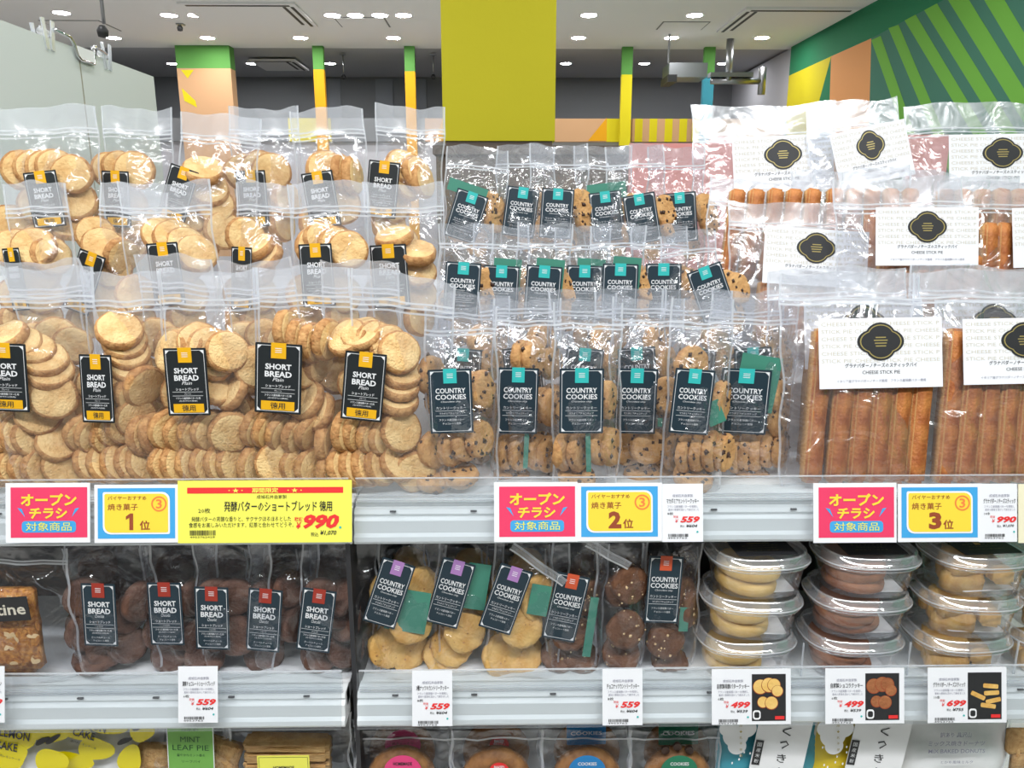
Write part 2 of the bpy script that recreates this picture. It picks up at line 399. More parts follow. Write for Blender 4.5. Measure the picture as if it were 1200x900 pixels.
for j in range(6):
    for i in range(7):
        y = 5.8 - 1.25 * j; x = -4.4 + 1.25 * i
        if y > 5.6: continue
        if x > XW - .2: continue
        ld = bpy.data.lights.new('aisle_downlight', 'AREA'); ld.shape = 'DISK'; ld.size = .13; ld.energy = LENS_POWER * math.pi * .0133; ld.color = (.97, .985, 1)
        lo = bpy.data.objects.new('aisle_downlight', ld); lo.location = (x, y, CEIL - .004); C.objects.link(lo)
# unseen area panels, added over the aisle for glare on the films and fill
for i, x in enumerate((-1.3, -.1, 1.1)):
    ld = bpy.data.lights.new('added_glare_panel', 'AREA'); ld.shape = 'RECTANGLE'; ld.size = 1.1; ld.size_y = .25; ld.energy = GLARE_POWER; ld.color = (.97, .985, 1)
    lo = bpy.data.objects.new('added_glare_panel', ld); lo.location = (x, -.45, CEIL - .05); lo.rotation_euler = (R(18), 0, 0); C.objects.link(lo)

def vent(u0, u1, v0, v1, label, kind):
    A = atZ(u0, v1, CEIL); B = atZ(u1, v1, CEIL); Cc = atZ((u0 + u1) / 2, v0, CEIL)
    x0, x1, y0, y1 = A.x, B.x, Cc.y, A.y
    if y0 > y1: y0, y1 = y1, y0
    o = empty('ceiling_vent', ((x0 + x1) / 2, (y0 + y1) / 2, CEIL)); tag(o, label, 'air vent'); hx = (x1 - x0) / 2; hy = (y1 - y0) / 2
    MB().box(-hx, hx, -hy, hy, -.018, 0, M_ceil).build('housing', o)
    MB().box(-hx + .05, hx - .05, -hy + .03, -hy + .06, -.021, -.0175, M_black).build('air_slot', o)
    for q in (0, .06):
        sd = kind * (hx - .04 - q); MB().box(sd - .012, sd + .012, -hy + .08, hy - .04 - q, -.021, -.0175, M_black).build('air_slot', o)
vent(250, 372, 2, 29, 'square white ceiling air conditioner with black slots above the shortbread', 1)
vent(840, 958, 8, 36, 'square white ceiling air conditioner with black slots near the green wall', -1)
vent(312, 362, 69, 81, 'small dark ceiling vent beyond the orange column', 1)
for (u, v, wd, ln, lab) in ((425, 26, .42, .35, 'square ceiling hatch beside three downlights'), (800, 30, .4, .3, 'square ceiling hatch near the second air conditioner'), (95, 30, .5, .4, 'ceiling hatch above the white end panel')):
    p = atZ(u, v, CEIL); o = empty('ceiling_hatch', p); tag(o, lab, 'hatch')
    MB().box(-wd / 2, wd / 2, -ln / 2, ln / 2, -.003, 0, M_hatch).build('frame', o)
    MB().box(-wd / 2 + .012, wd / 2 - .012, -ln / 2 + .012, ln / 2 - .012, -.006, -.003, M_ceil).build('panel', o)
def spot_cam(u, v, Y, ln, lab, name='ceiling_camera'):
    p = atY(u, v, Y); o = empty(name, (p.x, Y, CEIL)); tag(o, lab, 'camera'); dz = CEIL - p.z
    MB().box(-.03, .03, -.03, .03, -.01, 0, M_steel).build('base', o)
    MB().tube([(0, 0, 0), (0, 0, -dz + .03)], .008, M_steel).build('stem', o, True)
    MB().lathe([(0, -.03), (.02, -.025), (.024, 0), (.012, .02), (0, .02)], M_black, 14, M=Matrix.Translation((0, -.02, -dz))).build('camera_head', o, True)
spot_cam(123, 37, 3.6, 0, 'black security camera on a short rod above the white end panel')
spot_cam(212, 33, atZ(212, 31, CEIL - .02).y, 0, 'small black sensor beside a ceiling downlight')
spot_cam(403, 90, 8.4, 0, 'hanging black camera between the two thin orange columns')
spot_cam(508, 90, 8.4, 0, 'hanging black camera close to the big yellow column')
# hanging air unit, pipes
p = atY(802, 88, 7.4); o = empty('air_unit', (p.x, 7.4, p.z)); tag(o, 'grey hanging air unit beyond the thin blue column', 'air unit')
MB().box(-.17, .17, -.15, .15, -.04, .08, M_steel).build('casing', o); MB().box(-.18, -.10, -.16, .16, -.08, -.02, M_black).build('outlet', o); MB().tube([(-.15, 0, .1), (-.15, 0, CEIL - p.z)], .01, M_steel).build('hanger', o)
p = atY(868, 95, 7.6); o = empty('pipe_rack', (p.x, 7.6, p.z)); tag(o, 'steel pipes hanging under the ceiling near the green wall', 'pipes')
MB().tube([(-.28, 0, 0), (.2, 0, 0)], .03, M_steel, 10).build('pipe', o, True)
MB().tube([(-.12, 0, 0), (-.12, 0, CEIL - p.z)], .035, M_steel, 10).build('pipe', o, True)
MB().tube([(.2, 0, -.12), (.2, 0, .12)], .035, M_steel, 10).build('pipe', o, True)
MB().box(-.3, .1, -.05, .05, .03, .07, M_steel).build('bracket', o)

# white end panel with clips and hook
Ye = 2.6
pe = atY(180, 90, Ye); XP = pe.x; ZP = pe.z
pn = empty('end_panel', (XP, 2.0, 0)); tag(pn, 'tall white shelf end panel beside the shortbread pouches', 'panel')
ym = atX(97, 100, XP).y
MB().box(-.02, .0, ym + .004 - 2, Ye - 2, 0, ZP, M_panel).build('board', pn)
MB().box(-.02, .0, .8 - 2, ym - .004 - 2, 0, ZP, M_panel).build('board', pn)
MB().box(-.018, -.001, ym - .004 - 2, ym + .004 - 2, 0, ZP - .004, M_beige).build('seam_strip', pn)
def clip(v_u, label, seed):
    p = atX(v_u[0], v_u[1], XP); o = empty('acrylic_clip', (XP - .01, p.y, ZP), (0, 0, R(90))); tag(o, label, 'clip', 'clear clips on the end panel')
    for s in (-1, 1):
        M = Matrix.Translation((s * .015, -.012, 0)) @ Matrix.Rotation(R(s * 9), 4, 'Y')
        MB().box(-.007, .007, -.0015, .0015, -.028, .042, M_acre, M).build('jaw', o)
        MB().box(-.007, .007, .026, .029, -.028, .030, M_acre, M).build('jaw', o)
    MB().lathe([(.009, -.016), (.011, 0), (.009, .016)], M_acre, 12, M=Matrix.Rotation(R(90), 4, 'Y') @ Matrix.Translation((-.012, 0, 0))).build('spring', o, True)
    return o
clip((57, 46), 'clear plastic clip gripping the white end panel, the one nearer the front', 1)
clip((125, 70), 'clear plastic clip gripping the white end panel, the one nearer its far end', 2)
ya = atX(62, 48, XP).y; yb = atX(122, 68, XP).y
hk = empty('chrome_hook', (XP, (ya + yb) / 2, ZP)); tag(hk, 'bent chrome rod hung between the two clear clips on the white panel', 'hook')
L = (yb - ya) / 2
pts = [(0, -L, .022), (0, -L * .45, .02), (0, -L * .3, .005), (0, -L * .22, -.02), (0, -L * .1, -.027), (0, L * .42, -.027), (0, L * .46, -.01), (0, L * .46, .012), (0, L * .55, .02), (0, L, .012)]
MB().tube([(.006, y, z) for _, y, z in pts], .0045, M_chrome, 8).build('rod', hk, True)
MB().box(.004, .009, -L * .2, L * .42, -.024, .004, M_white).build('plate', hk)

# ------------------------------------------------------------------ gondola shelves
DECK1, DECK2, DECK3 = 1.176, .922, .665
YR1, ZR1 = .927, 1.165
YR2, ZR2 = .893, .921
TILT = R(13)
XS = atY(413.5, 600, YR1).x
W900 = .93
def shelf(name, label, x0, x1, YR, ZR, deck, ydeep, fence=True):
    o = empty(name, ((x0 + x1) / 2, YR, deck)); tag(o, label, 'shelf', 'white gondola shelves'); h = (x1 - x0) / 2
    MB().box(-h, h, .012, ydeep - YR, -.022, -.001, M_white).build('deck', o)
    # front rail: folded profile, tilted
    k = .0011
    prof = [(.03, .004), (.004, .004), (.001, -.002), (.003, -.006), (-.003, -.010), (-.004, -.026), (-.008, -.030), (-.009, -.036), (-.006, -.040), (.03, -.040)]
    vs = []; n = len(prof)
    for x in (-h, h): vs += [(x, a, b) for a, b in prof]
    MB().add(vs, [(i, i + 1, n + i + 1, n + i) for i in range(n - 1)] + [list(range(n))[::-1], list(range(n, 2 * n))], M_white).build('front_rail', o, loc=(0, 0, ZR - deck))
    # clear ticket channel + fence
    MB().box(-h + .002, h - .002, -.0130, -.0118, -.037, .036, M_acr, Matrix.Rotation(-TILT, 4, 'X')).build('ticket_channel', o, loc=(0, .0, ZR - deck))
    if fence:
        f = MB().box(-h + .003, h - .003, .004, .0055, .0, .034, M_acr).build('fence', o)
        MB().box(-h + .003, h - .003, .0035, .006, .034, .0352, M_acre).build('fence_edge', f)
        for i in range(3): MB().box(-h + .003, h - .003, .0025, .004, .004 + .0035 * i, .0050 + .0035 * i, M_acre).build('fence_ridge', f)
    for i in range(9):
        x = -h + .05 + i * (2 * h - .1) / 8
        MB().box(x - .004, x + .004, -.0012, .001, -.003, -.001, M_dark).build('slot', o, loc=(0, 0, ZR - deck + .004))
    return o
YD1, YD2 = 1.62, 1.17
sx = [XP + .002, XS - .0015, XS + .0015, XS + W900]
shelf('gondola_shelf', 'upper white shelf holding the shortbread pouches', sx[0], sx[1], YR1, ZR1, DECK1, YD1)
shelf('gondola_shelf', 'upper white shelf holding country cookies and cheese pies', sx[2], sx[3], YR1, ZR1, DECK1, YD1)
xg0 = atY(404, 815, YR2).x; xg1 = atY(418.5, 815, YR2).x
shelf('gondola_shelf', 'middle white shelf holding the chocolate shortbread', XP + .002, xg0, YR2, ZR2, DECK2, YD2)
shelf('gondola_shelf', 'middle white shelf holding nut cookies and clear tubs', xg1, xg1 + W900, YR2, ZR2, DECK2, YD2)
xm = (xg0 + xg1) / 2
shelf('gondola_shelf', 'lowest white shelf holding lemon cakes and mint pies', XP + .002, xm - .006, YR2 - .01, DECK3 - .01, DECK3, YD2, False)
shelf('gondola_shelf', 'lowest white shelf holding doughnut packs', xm + .006, xm + W900, YR2 - .01, DECK3 - .01, DECK3, YD2, False)
up = empty('gondola_divider', (xm, YD2, 0)); tag(up, 'dark steel upright and thin divider between the two shelf bays', 'divider')
MB().box(-.0045, .0045, -.02, -.001, 0, DECK1 - .045, M_dark).build('upright', up)
MB().box(-.003, .003, -.25, -.02, .60, DECK1 - .045, M_dark).build('divider_panel', up)
for a_, c_, lab in ((XP + .002, xm - .001, 'brown grey back panel behind the chocolate shortbread'), (xm + .001, xm + 1.0, 'brown grey back panel behind the clear tubs')):
    up = empty('shelf_backing', ((a_ + c_) / 2, YD2, 0)); tag(up, lab, 'panel', 'back panels of the shelves'); h = (c_ - a_) / 2
    MB().box(-h, h, .002, .02, 0, DECK1 - .03, M_shelfg).build('sheet', up)
for (a, b, lab) in ((sx[0], sx[1], 'shortbread'), (sx[2], sx[3], 'country cookie and cheese pie')):
    for k, (y0, y1, z, nm) in enumerate(((1.135, 1.34, 1.286, 'lower'), (1.345, 1.60, 1.41, 'upper'))):
        o = empty('display_riser', ((a + b) / 2, y0, DECK1)); tag(o, f'{nm} white step riser under the back {lab} pouches', 'riser', 'step risers on the top shelf')
        h = (b - a) / 2 - .004
        MB().box(-h, h, 0, y1 - y0, z - DECK1 - .012, z - DECK1, M_white).build('top', o); MB().box(-h, h, 0, .006, 0, z - DECK1 - .0125, M_white).build('front_panel', o)

# ------------------------------------------------------------------ price cards
def card_at(u0, u1, v0, v1, row, name, label, cat='price card', group=None, sheet=M_paper, fwd=0):
    """thin card in the ticket channel; returns its root, px scale and centre"""
    YR, ZR = (YR1, ZR1) if row == 1 else (YR2, ZR2)
    Y = YR - .016 - fwd; P = atY((u0 + u1) / 2, (v0 + v1) / 2, Y); k = depth(P) / F
    o = empty(name, P, (-TILT, 0, 0)); tag(o, label, cat, group or ('cards in the upper shelf rail' if row == 1 else 'cards in the middle shelf rail'))
    uc, vc = (u0 + u1) / 2, (v0 + v1) / 2
    hx, hz = (u1 - u0) / 2 * k, (v1 - v0) / 2 * k
    MB().box(-hx, hx, 0, .0009, -hz, hz, sheet).build('sheet', o)
    return o, k, uc, vc
class PX(MB):
    """draws in photo pixels on a card"""
    def __init__(s, k, uc, vc): super().__init__(); s.k, s.uc, s.vc = k, uc, vc
    def X(s, u): return (u - s.uc) * s.k
    def Z(s, v): return -(v - s.vc) * s.k
    def t(s, body, u0, u1, v0, v1, m, lay=2, **kw): return s.text(body, s.X((u0 + u1) / 2), s.Z((v0 + v1) / 2), (u1 - u0) * s.k, (v1 - v0) * s.k, m, y=-.00025 * lay, **kw)
    def r(s, u0, u1, v0, v1, m, lay=1, rad=0, rs=None):
        if rad: return s.rrect(s.X(u0), s.X(u1), s.Z(v1), s.Z(v0), rad * s.k, m, -.00025 * lay, rs=[q * s.k for q in rs] if rs else None)
        return s.rect(s.X(u0), s.X(u1), s.Z(v1), s.Z(v0), m, -.00025 * lay)
def flyer_card(u0, v0, label):
    o, k, uc, vc = card_at(u0, u0 + 98, v0, v0 + 70, 1, 'promotion_card', label)
    g = PX(k, uc, vc); g.r(u0 + 6, u0 + 95, v0 + 5, v0 + 64, M_ppink); g.build('printed_panel', o)
    g = PX(k, uc, vc)
    g.t('オープン', u0 + 18, u0 + 83, v0 + 12, v0 + 27, M_pyel, 3, bold=.035); g.t('チラシ', u0 + 28, u0 + 72, v0 + 29, v0 + 42, M_pyel, 3, bold=.035)
    g.t('対象商品', u0 + 24, u0 + 77, v0 + 46, v0 + 56, M_pyel2, 4); g.build('lettering', o)
    g = PX(k, uc, vc); g.r(u0 + 19, u0 + 82, v0 + 44.5, v0 + 58, M_pblue, 2, rad=4)
    g.poly([(g.X(u0 + 14), g.Z(v0 + 29)), (g.X(u0 + 19), g.Z(v0 + 30)), (g.X(u0 + 23), g.Z(v0 + 40))], M_pblue, -.0006)
    g.poly([(g.X(u0 + 86), g.Z(v0 + 29)), (g.X(u0 + 81), g.Z(v0 + 30)), (g.X(u0 + 77), g.Z(v0 + 40))], M_pblue, -.0006); g.build('printed_badge', o)
def rank_card(u0, v0, n, label):
    o, k, uc, vc = card_at(u0, u0 + 99, v0, v0 + 68, 1, 'ranking_card', label, fwd=.0002)
    g = PX(k, uc, vc); g.r(u0 + 4, u0 + 94, v0 + 4, v0 + 63, M_pblue); g.r(u0 + 10, u0 + 88, v0 + 8.5, v0 + 58, M_paperw, 2, 6, (9, 2, 9, 2)); g.r(u0 + 12, u0 + 86, v0 + 10.5, v0 + 56, M_pyel, 3, 6, (8, 2, 8, 2)); g.build('printed_panel', o)
    g = PX(k, uc, vc)
    g.t('バイヤーおすすめ', u0 + 16, u0 + 61, v0 + 13, v0 + 18, M_pbrn, 4, bold=.01); g.t('焼き菓子', u0 + 16, u0 + 51, v0 + 22, v0 + 30, M_pbrn, 4, bold=.008)
    if n == '1': g.poly([(g.X(u0 + a), g.Z(v0 + c)) for a, c in ((41, 53), (45.5, 53), (45.5, 33.5), (42, 33.5), (37, 37), (37, 41), (41, 38.5))], M_pbrn, -.001)
    else: g.t(n, u0 + 36, u0 + 51, v0 + 33, v0 + 53, M_pbrn, 4, bold=.05)
    g.t('位', u0 + 53, u0 + 65, v0 + 42, v0 + 53, M_pbrn, 4, bold=.02)
    g.t('3', u0 + 72, u0 + 79, v0 + 17, v0 + 28, M_porg, 4, bold=.02); g.ring(g.X(u0 + 75.5), g.Z(v0 + 22.5), 7.2 * k, 9 * k, M_porg, -.001); g.build('lettering', o)
flyer_card(7, 566, 'pink leaflet card with yellow lettering under the shortbread')
flyer_card(579, 565, 'pink leaflet card with yellow lettering under the country cookies')
flyer_card(953, 566, 'pink leaflet card with yellow lettering under the cheese stick pies')
rank_card(111, 568, '1', 'blue and yellow card showing first place')
rank_card(677, 566, '2', 'blue and yellow card showing second place')
rank_card(1052, 567, '3', 'blue and yellow card showing third place')
o, k, uc, vc = card_at(209, 412, 563, 636, 1, 'price_card', 'wide bright yellow price card marked 990', sheet=M_pyel2, fwd=.0004)
g = PX(k, uc, vc); g.r(220, 402, 571, 578, M_pred, 1); g.build('red_bar', o)
g = PX(k, uc, vc)
g.t('・★・　期間限定　・★・', 268, 354, 571.5, 577.5, M_pyel2, 3, bold=.02)
g.t('成城石井自家製', 301, 336, 580, 584.5, M_pblk); g.t('20枚', 233, 247, 595, 601, M_pblk)
g.t('発酵バターのショートブレッド 徳用', 263, 389, 587, 599.5, M_pblk, bold=.012)
g.t('発酵バターの芳醇な香りと、サクサクほろほろとした', 225, 341, 605, 611, M_pblk); g.t('食感をお楽しみいただけます。紅茶と合わせてどうぞ。', 222, 344, 612, 618, M_pblk)
g.t('¥', 347, 353, 612, 620, M_pred, bold=.03, shear=.2); g.t('990', 355, 397, 603, 620, M_pred, bold=.05, shear=.25)
g.t('税抜', 345, 355, 606, 611, M_pred, bold=.02)
g.t('税込', 364, 373, 624, 629, M_pblk); g.t('¥1,070', 375, 394, 622, 628, M_pblk, bold=.02, shear=.2)
g.t('•', 397, 400, 617, 620, M_lteal)
g.build('lettering', o)
def barcode(g, u0, u1, v0, v1, seed, m=M_pblk):
    rr = random.Random(seed); u = u0
    while u < u1: w_ = rr.choice((.35, .6, .9)); g.r(u, u + w_, v0, v1, m, 2); u += w_ + rr.choice((.4, .7))
g = PX(k, uc, vc); barcode(g, 223, 252, 621, 627, 3); g.t('4953762429', 223, 252, 628, 630, M_pblk); g.build('barcode', o)
def tag_card(u0, v0, price, taxed, nm, label, row, qty='8枚', w_=48, h_=68, photo=None, col='x'):
    wide = 93 if photo else w_
    o, k, uc, vc = card_at(u0, u0 + wide, v0, v0 + h_, row, 'price_tag', label, fwd=.0006)
    g = PX(k, uc, vc); c = u0 + (24 if not photo else 25)
    g.t('成城石井自家製', c - 12, c + 12, v0 + 12, v0 + 15.5, M_pgry); g.t(nm, c - 19, c + 19, v0 + 17, v0 + 23, M_pblk, bold=.012)
    g.t('フランス産発酵バターを使用し', c - 18, c + 18, v0 + 25, v0 + 28, M_pgry); g.t('素材の風味を活かして焼きました', c - 17, c + 19, v0 + 28.8, v0 + 31.6, M_pgry)
    g.t(qty, c - 18, c - 11, v0 + 33, v0 + 36.5, M_pblk)
    g.t(price, c - 3, c + 20, v0 + 38, v0 + 45.5, M_pred, bold=.045, shear=.25); g.t('¥', c - 9, c - 5, v0 + 41, v0 + 45.5, M_pred, shear=.2); g.t('税抜', c - 11, c - 5, v0 + 37, v0 + 40, M_pred)
    g.t('税込', c - 3, c + 2, v0 + 48, v0 + 51, M_pblk); g.t('¥' + taxed, c + 4, c + 17, v0 + 47.5, v0 + 51, M_pblk, bold=.02, shear=.2)
    g.t('•', c + 16, c + 18.5, v0 + 55, v0 + 57.5, M_lteal)
    g.build('lettering', o)
    g = PX(k, uc, vc); barcode(g, c - 17, c + 6, v0 + 58.5, v0 + 62, u0); g.t('4953762', c - 18, c + 5, v0 + 62.5, v0 + 64.3, M_pblk); g.build('barcode', o)
    if photo:
        a, b = u0 + 47, u0 + 87; v1, v2 = v0 + 6, v0 + 61
        g = PX(k, uc, vc); g.r(a, b, v1, v2, M_pblk)
        if photo == 'stick':
            for (x, y, rt) in ((a + 27, v1 + 16, 5), (a + 28, v1 + 24, -3), (a + 12, v1 + 27, 25), (a + 30, v1 + 33, -12), (a + 24, v1 + 39, 8)):
                M = Matrix.Translation((g.X(x), 0, g.Z(y))) @ Matrix.Rotation(R(rt), 4, 'Y'); g.rrect(-9 * k, 9 * k, -2.6 * k, 2.6 * k, 1.5 * k, M_stick, -.0006, M=M)
        else:
            m = M_lc_f if photo == 'pale' else M_bc_f
            for i, (x, y, rr_) in enumerate(((a + 10, v1 + 15, 9), (a + 20, v1 + 13, 9), (a + 26, v1 + 13, 8), (a + 13, v1 + 33, 7), (a + 23, v1 + 34, 8), (a + 30, v1 + 20, 7))):
                g.disc(g.X(x), g.Z(y), rr_ * k, M_pbrn, -.0005 - .00004 * i, n=20); g.disc(g.X(x), g.Z(y) + .0004, (rr_ - .7) * k, m, -.00052 - .00004 * i, n=20)
        g.r(a + 1, a + 10, v2 - 13, v2 - 2, M_paperw, 4, 3); g.r(a + 2.5, a + 8.5, v2 - 11, v2 - 4, M_pblk, 5, 2); g.r(b - 13, b - 2, v2 - 6, v2 - 2, M_pred, 4)
        g.build('printed_photo', o)
tag_card(776, 567, '559', '604', 'マカダミアカントリークッキー', 'white 559 price tag under the country cookies', 1)
tag_card(1147, 567, '990', '1,070', 'グラナパダーノチーズスティック', 'white 990 price tag beside the third place card', 1, '14本', 45)
o, k, uc, vc = card_at(1193, 1290, 567, 636, 1, 'price_card', 'pale cream card at the far end of the upper rail', sheet=pbr('cream_card', (.82, .77, .55), .6))
tag_card(209, 781, '559', '604', '濃厚チョコレートショートブレッド', 'white 559 price tag under the chocolate shortbread', 2, '6枚', 46, 66)
tag_card(483, 786, '559', '604', '3種ナッツのカントリークッキー', 'white 559 price tag under the pale nut cookies', 2, '8枚', 47, 65)
tag_card(706, 784, '559', '604', 'チョコナッツカントリークッキー', 'white 559 price tag under the dark nut cookies', 2, '8枚', 47, 66)
tag_card(-41, 781, '599', '647', 'アーモンドフロランタン', 'white price tag cut by the picture edge under the almond slices', 2, '5枚', 46, 66)
tag_card(834, 784, '499', '539', '自家製発酵バタークッキー', 'white 499 card with a photo of pale cookies', 2, '6枚', 48, 65, 'pale')
tag_card(967, 783, '499', '539', '自家製ショコラクッキー', 'white 499 card with a photo of brown cookies', 2, '6枚', 48, 65, 'brown')
tag_card(1087, 782, '699', '755', 'グラナパダーノチーズスティック', 'white 699 card with a photo of baked sticks', 2, '10本', 48, 65, 'stick')

# ------------------------------------------------------------------ baked goods
def cookie_mesh(name, r, th, mf, me_, seed, rough=.03, craggy=0, chips=None, nch=0, n=26, chs=.0028):
    rr = random.Random(seed); off = Vector((seed * 3.1, seed * 1.7, seed))
    prof = [(0, .5), (.35, .5), (.68, .5), (.88, .47), (.97, .33), (1.0, .05), (.985, -.30), (.9, -.46), (.6, -.5), (0, -.5)]
    mb = MB(); vs = []; 
    for i, (pr, pz) in enumerate(prof):
        for k in range(n):
            a = 2 * math.pi * k / n
            q = 1 + rough * noise.noise(Vector((math.cos(a) * 1.5, math.sin(a) * 1.5, 0)) + off) * 2
            x, y, z = r * pr * q * math.cos(a), r * pr * q * math.sin(a), th * pz
            if craggy:
                d = noise.noise(Vector((x * 160, y * 160, z * 160)) + off) * craggy; x += x / r * d * .7; y += y / r * d * .7; z += d * (1 if pz > 0 else -1) * .8
            vs.append((x, y, z))
    b = len(prof); ff = []; ef = []
    for i in range(b - 1):
        for k in range(n):
            q = (i * n + k, (i + 1) * n + k, (i + 1) * n + (k + 1) % n, i * n + (k + 1) % n)
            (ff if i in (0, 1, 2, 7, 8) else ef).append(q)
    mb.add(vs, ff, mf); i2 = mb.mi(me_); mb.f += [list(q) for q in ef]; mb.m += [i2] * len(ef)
    if chips:
        for c in range(nch):
            side = c % 4 == 3
            a = rr.uniform(0, 6.28)
            if side: px, py, pz = r * math.cos(a), r * math.sin(a), rr.uniform(-.3, .3) * th
            else:
                q = r * math.sqrt(rr.uniform(0, .75)); px, py, pz = q * math.cos(a), q * math.sin(a), th * .5 * (1 if rr.random() < .6 else -1)
            s = chs * rr.uniform(.5, 1.25)
            pts = [(px + s * x * rr.uniform(.7, 1.2), py + s * y * rr.uniform(.7, 1.2), pz + s * z * .8) for x, y, z in ((1, 0, 0), (-1, 0, 0), (0, 1, 0), (0, -1, 0), (0, 0, 1), (0, 0, -1))]
            mb.add(pts, [(0, 2, 4), (2, 1, 4), (1, 3, 4), (3, 0, 4), (2, 0, 5), (1, 2, 5), (3, 1, 5), (0, 3, 5)], chips)
    return mb.mesh(name, True)
CK = {
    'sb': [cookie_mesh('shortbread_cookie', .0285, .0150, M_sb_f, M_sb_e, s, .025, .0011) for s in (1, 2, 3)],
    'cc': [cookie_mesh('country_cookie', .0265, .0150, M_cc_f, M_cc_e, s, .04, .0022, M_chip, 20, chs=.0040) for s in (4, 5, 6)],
    'mp': [cookie_mesh('nut_cookie', .0300, .0125, M_mp_f, M_mp_f, s, .04, .0018, M_sb_e, 8, chs=.002) for s in (7, 8)],
    'ck': [cookie_mesh('chocolate_cookie', .0270, .0140, M_ck_f, M_ck_f, s, .05, .0022, M_nut, 20, chs=.0022) for s in (9, 10)],
    'cs': [cookie_mesh('chocolate_shortbread_cookie', .0270, .0140, M_cs_f, M_cs_f, s, .025, .0011) for s in (11, 12)],
    'lc': [cookie_mesh('butter_cookie', .0400, .0150, M_lc_f, M_lc_f, s, .02) for s in (13, 14)],
    'bc': [cookie_mesh('cocoa_cookie', .0400, .0125, M_bc_f, M_bc_f, s, .02) for s in (15, 16)],
}
CN = {k: v[0].name for k, v in CK.items()}
def place_cookie(kind, parent, loc, yaw, el, rr, s=1):
    n = Vector((math.sin(R(yaw)) * math.cos(R(el)), -math.cos(R(yaw)) * math.cos(R(el)), math.sin(R(el))))
    q = n.to_track_quat('Z', 'Y').to_matrix() @ Matrix.Rotation(rr.uniform(0, 6.28), 3, 'Z')
    return inst(CN[kind], rr.choice(CK[kind]), parent, loc, q, s * rr.uniform(.96, 1.04))

def bar_mesh(name, w_, d, h, mt, ms, seed):
    bm = bmesh.new(); bmesh.ops.create_cube(bm, size=1)
    for v in bm.verts: v.co = Vector((v.co.x * w_, v.co.y * d, v.co.z * h))
    bmesh.ops.bevel(bm, geom=bm.edges[:], offset=min(w_, d) * .16, segments=2, affect='EDGES')
    es = [e for e in bm.edges if abs(e.verts[0].co.z - e.verts[1].co.z) > h * .5]
    bmesh.ops.subdivide_edges(bm, edges=es, cuts=8, use_grid_fill=True)
    bm.normal_update()
    for v in bm.verts:
        d_ = noise.noise(Vector((v.co.x * 60, v.co.y * 60, v.co.z * 60)) + Vector((seed, seed, 0))) * .0014; v.co += v.normal * d_
    me = bpy.data.meshes.new(name)
    for f in bm.faces: f.material_index = 1 if abs(f.normal.x) > .7 else 0; f.smooth = True
    bm.to_mesh(me); bm.free(); me.materials.append(mt); me.materials.append(ms); return me
PIE = [bar_mesh('pie_stick', .0245, .022, .175, M_pie, M_pie_s, s) for s in (1, 2, 3)]
BST = [bar_mesh('butter_stick', .024, .020, .075, M_stick, M_stick, s) for s in (4, 5)]
FLO = [bar_mesh('almond_slice', .10, .016, .115, M_flor, M_flor, s) for s in (6,)]

# ------------------------------------------------------------------ printed labels (drawn in units of 1 mm-ish, origin at centre)
def label_set(wd, h, card, tabm, draw, u=.0011):
    """returns (card mesh, tab mesh, lettering mesh, border mesh)"""
    q = MB().rrect(-wd / 2 * u, wd / 2 * u, -h / 2 * u, h / 2 * u, 1.2 * u, card, 0, .0006).mesh('label_card')
    t = None
    if tabm:
        m = MB().rect(-8 * u, 8 * u, (h / 2 - 17) * u, (h / 2 + .6) * u, tabm, -.0006, .0006)
        for i in range(3): m.rect(-3.6 * u, 3.6 * u, (h / 2 - 6 - i * 2.2) * u, (h / 2 - 5.3 - i * 2.2) * u, M_paperw, -.0008)
        t = m.mesh('tab')
    L = MB()
    def T(body, z, w_, hh, m=M_lett, x=0, **k): L.text(body, x * u, z * u, w_ * u, hh * u, m, y=-.0004, **k)
    draw(T, L, u); l = L.mesh('lettering')
    b = MB(); i = 2.4; t_ = .5
    b.frame((-wd / 2 + i) * u, (wd / 2 - i) * u, (-h / 2 + i) * u, (h / 2 - i) * u, t_ * u, M_lett, -.0003)
    for sx_ in (-1, 1):
        for sz in (-1, 1):
            x, z = sx_ * (wd / 2 - i) * u, sz * (h / 2 - i) * u
            pts = [(x, z), (x - sx_ * 5 * u, z), (x, z - sz * 5 * u)]
            b.poly(pts if sx_ * sz < 0 else pts[::-1], M_lett, -.00032)
    return q, t, l, b.mesh('label_border')
def d_sb(kind):
    def f(T, L, u):
        T('SHORT', 13.5, 28, 6.6, bold=.03); T('BREAD', 5, 29, 6.6, bold=.03)
        T('Plain' if kind else 'Chocolat', -1.2, 12, 4, shear=.3)
        T('ショートブレッド', -8.5, 27, 3.6, bold=.01); T('プレーン' if kind else 'ショコラ', -14, 8, 2.2)
        L.rect(-18 * u, 18 * u, -12 * u, -11.6 * u, M_lett, -.0003); L.rect(-18 * u, 18 * u, -16.6 * u, -16.2 * u, M_lett, -.0003)
        T('フランス産発酵バター使用', -19.3, 29, 2.5, bold=.01); T('(生地中50%使用)', -22.6, 22, 2)
        if kind:
            L.rect(-18 * u, 18 * u, -36.5 * u, -26 * u, M_ltab, -.00035); L.text('徳用', 0, -31.2 * u, 16 * u, 7.6 * u, M_pblk, y=-.0006, bold=.006)
        else:
            T('クーベルチュール', -28, 24, 2.4); T('チョコレート使用', -32, 20, 2.4)
    return f
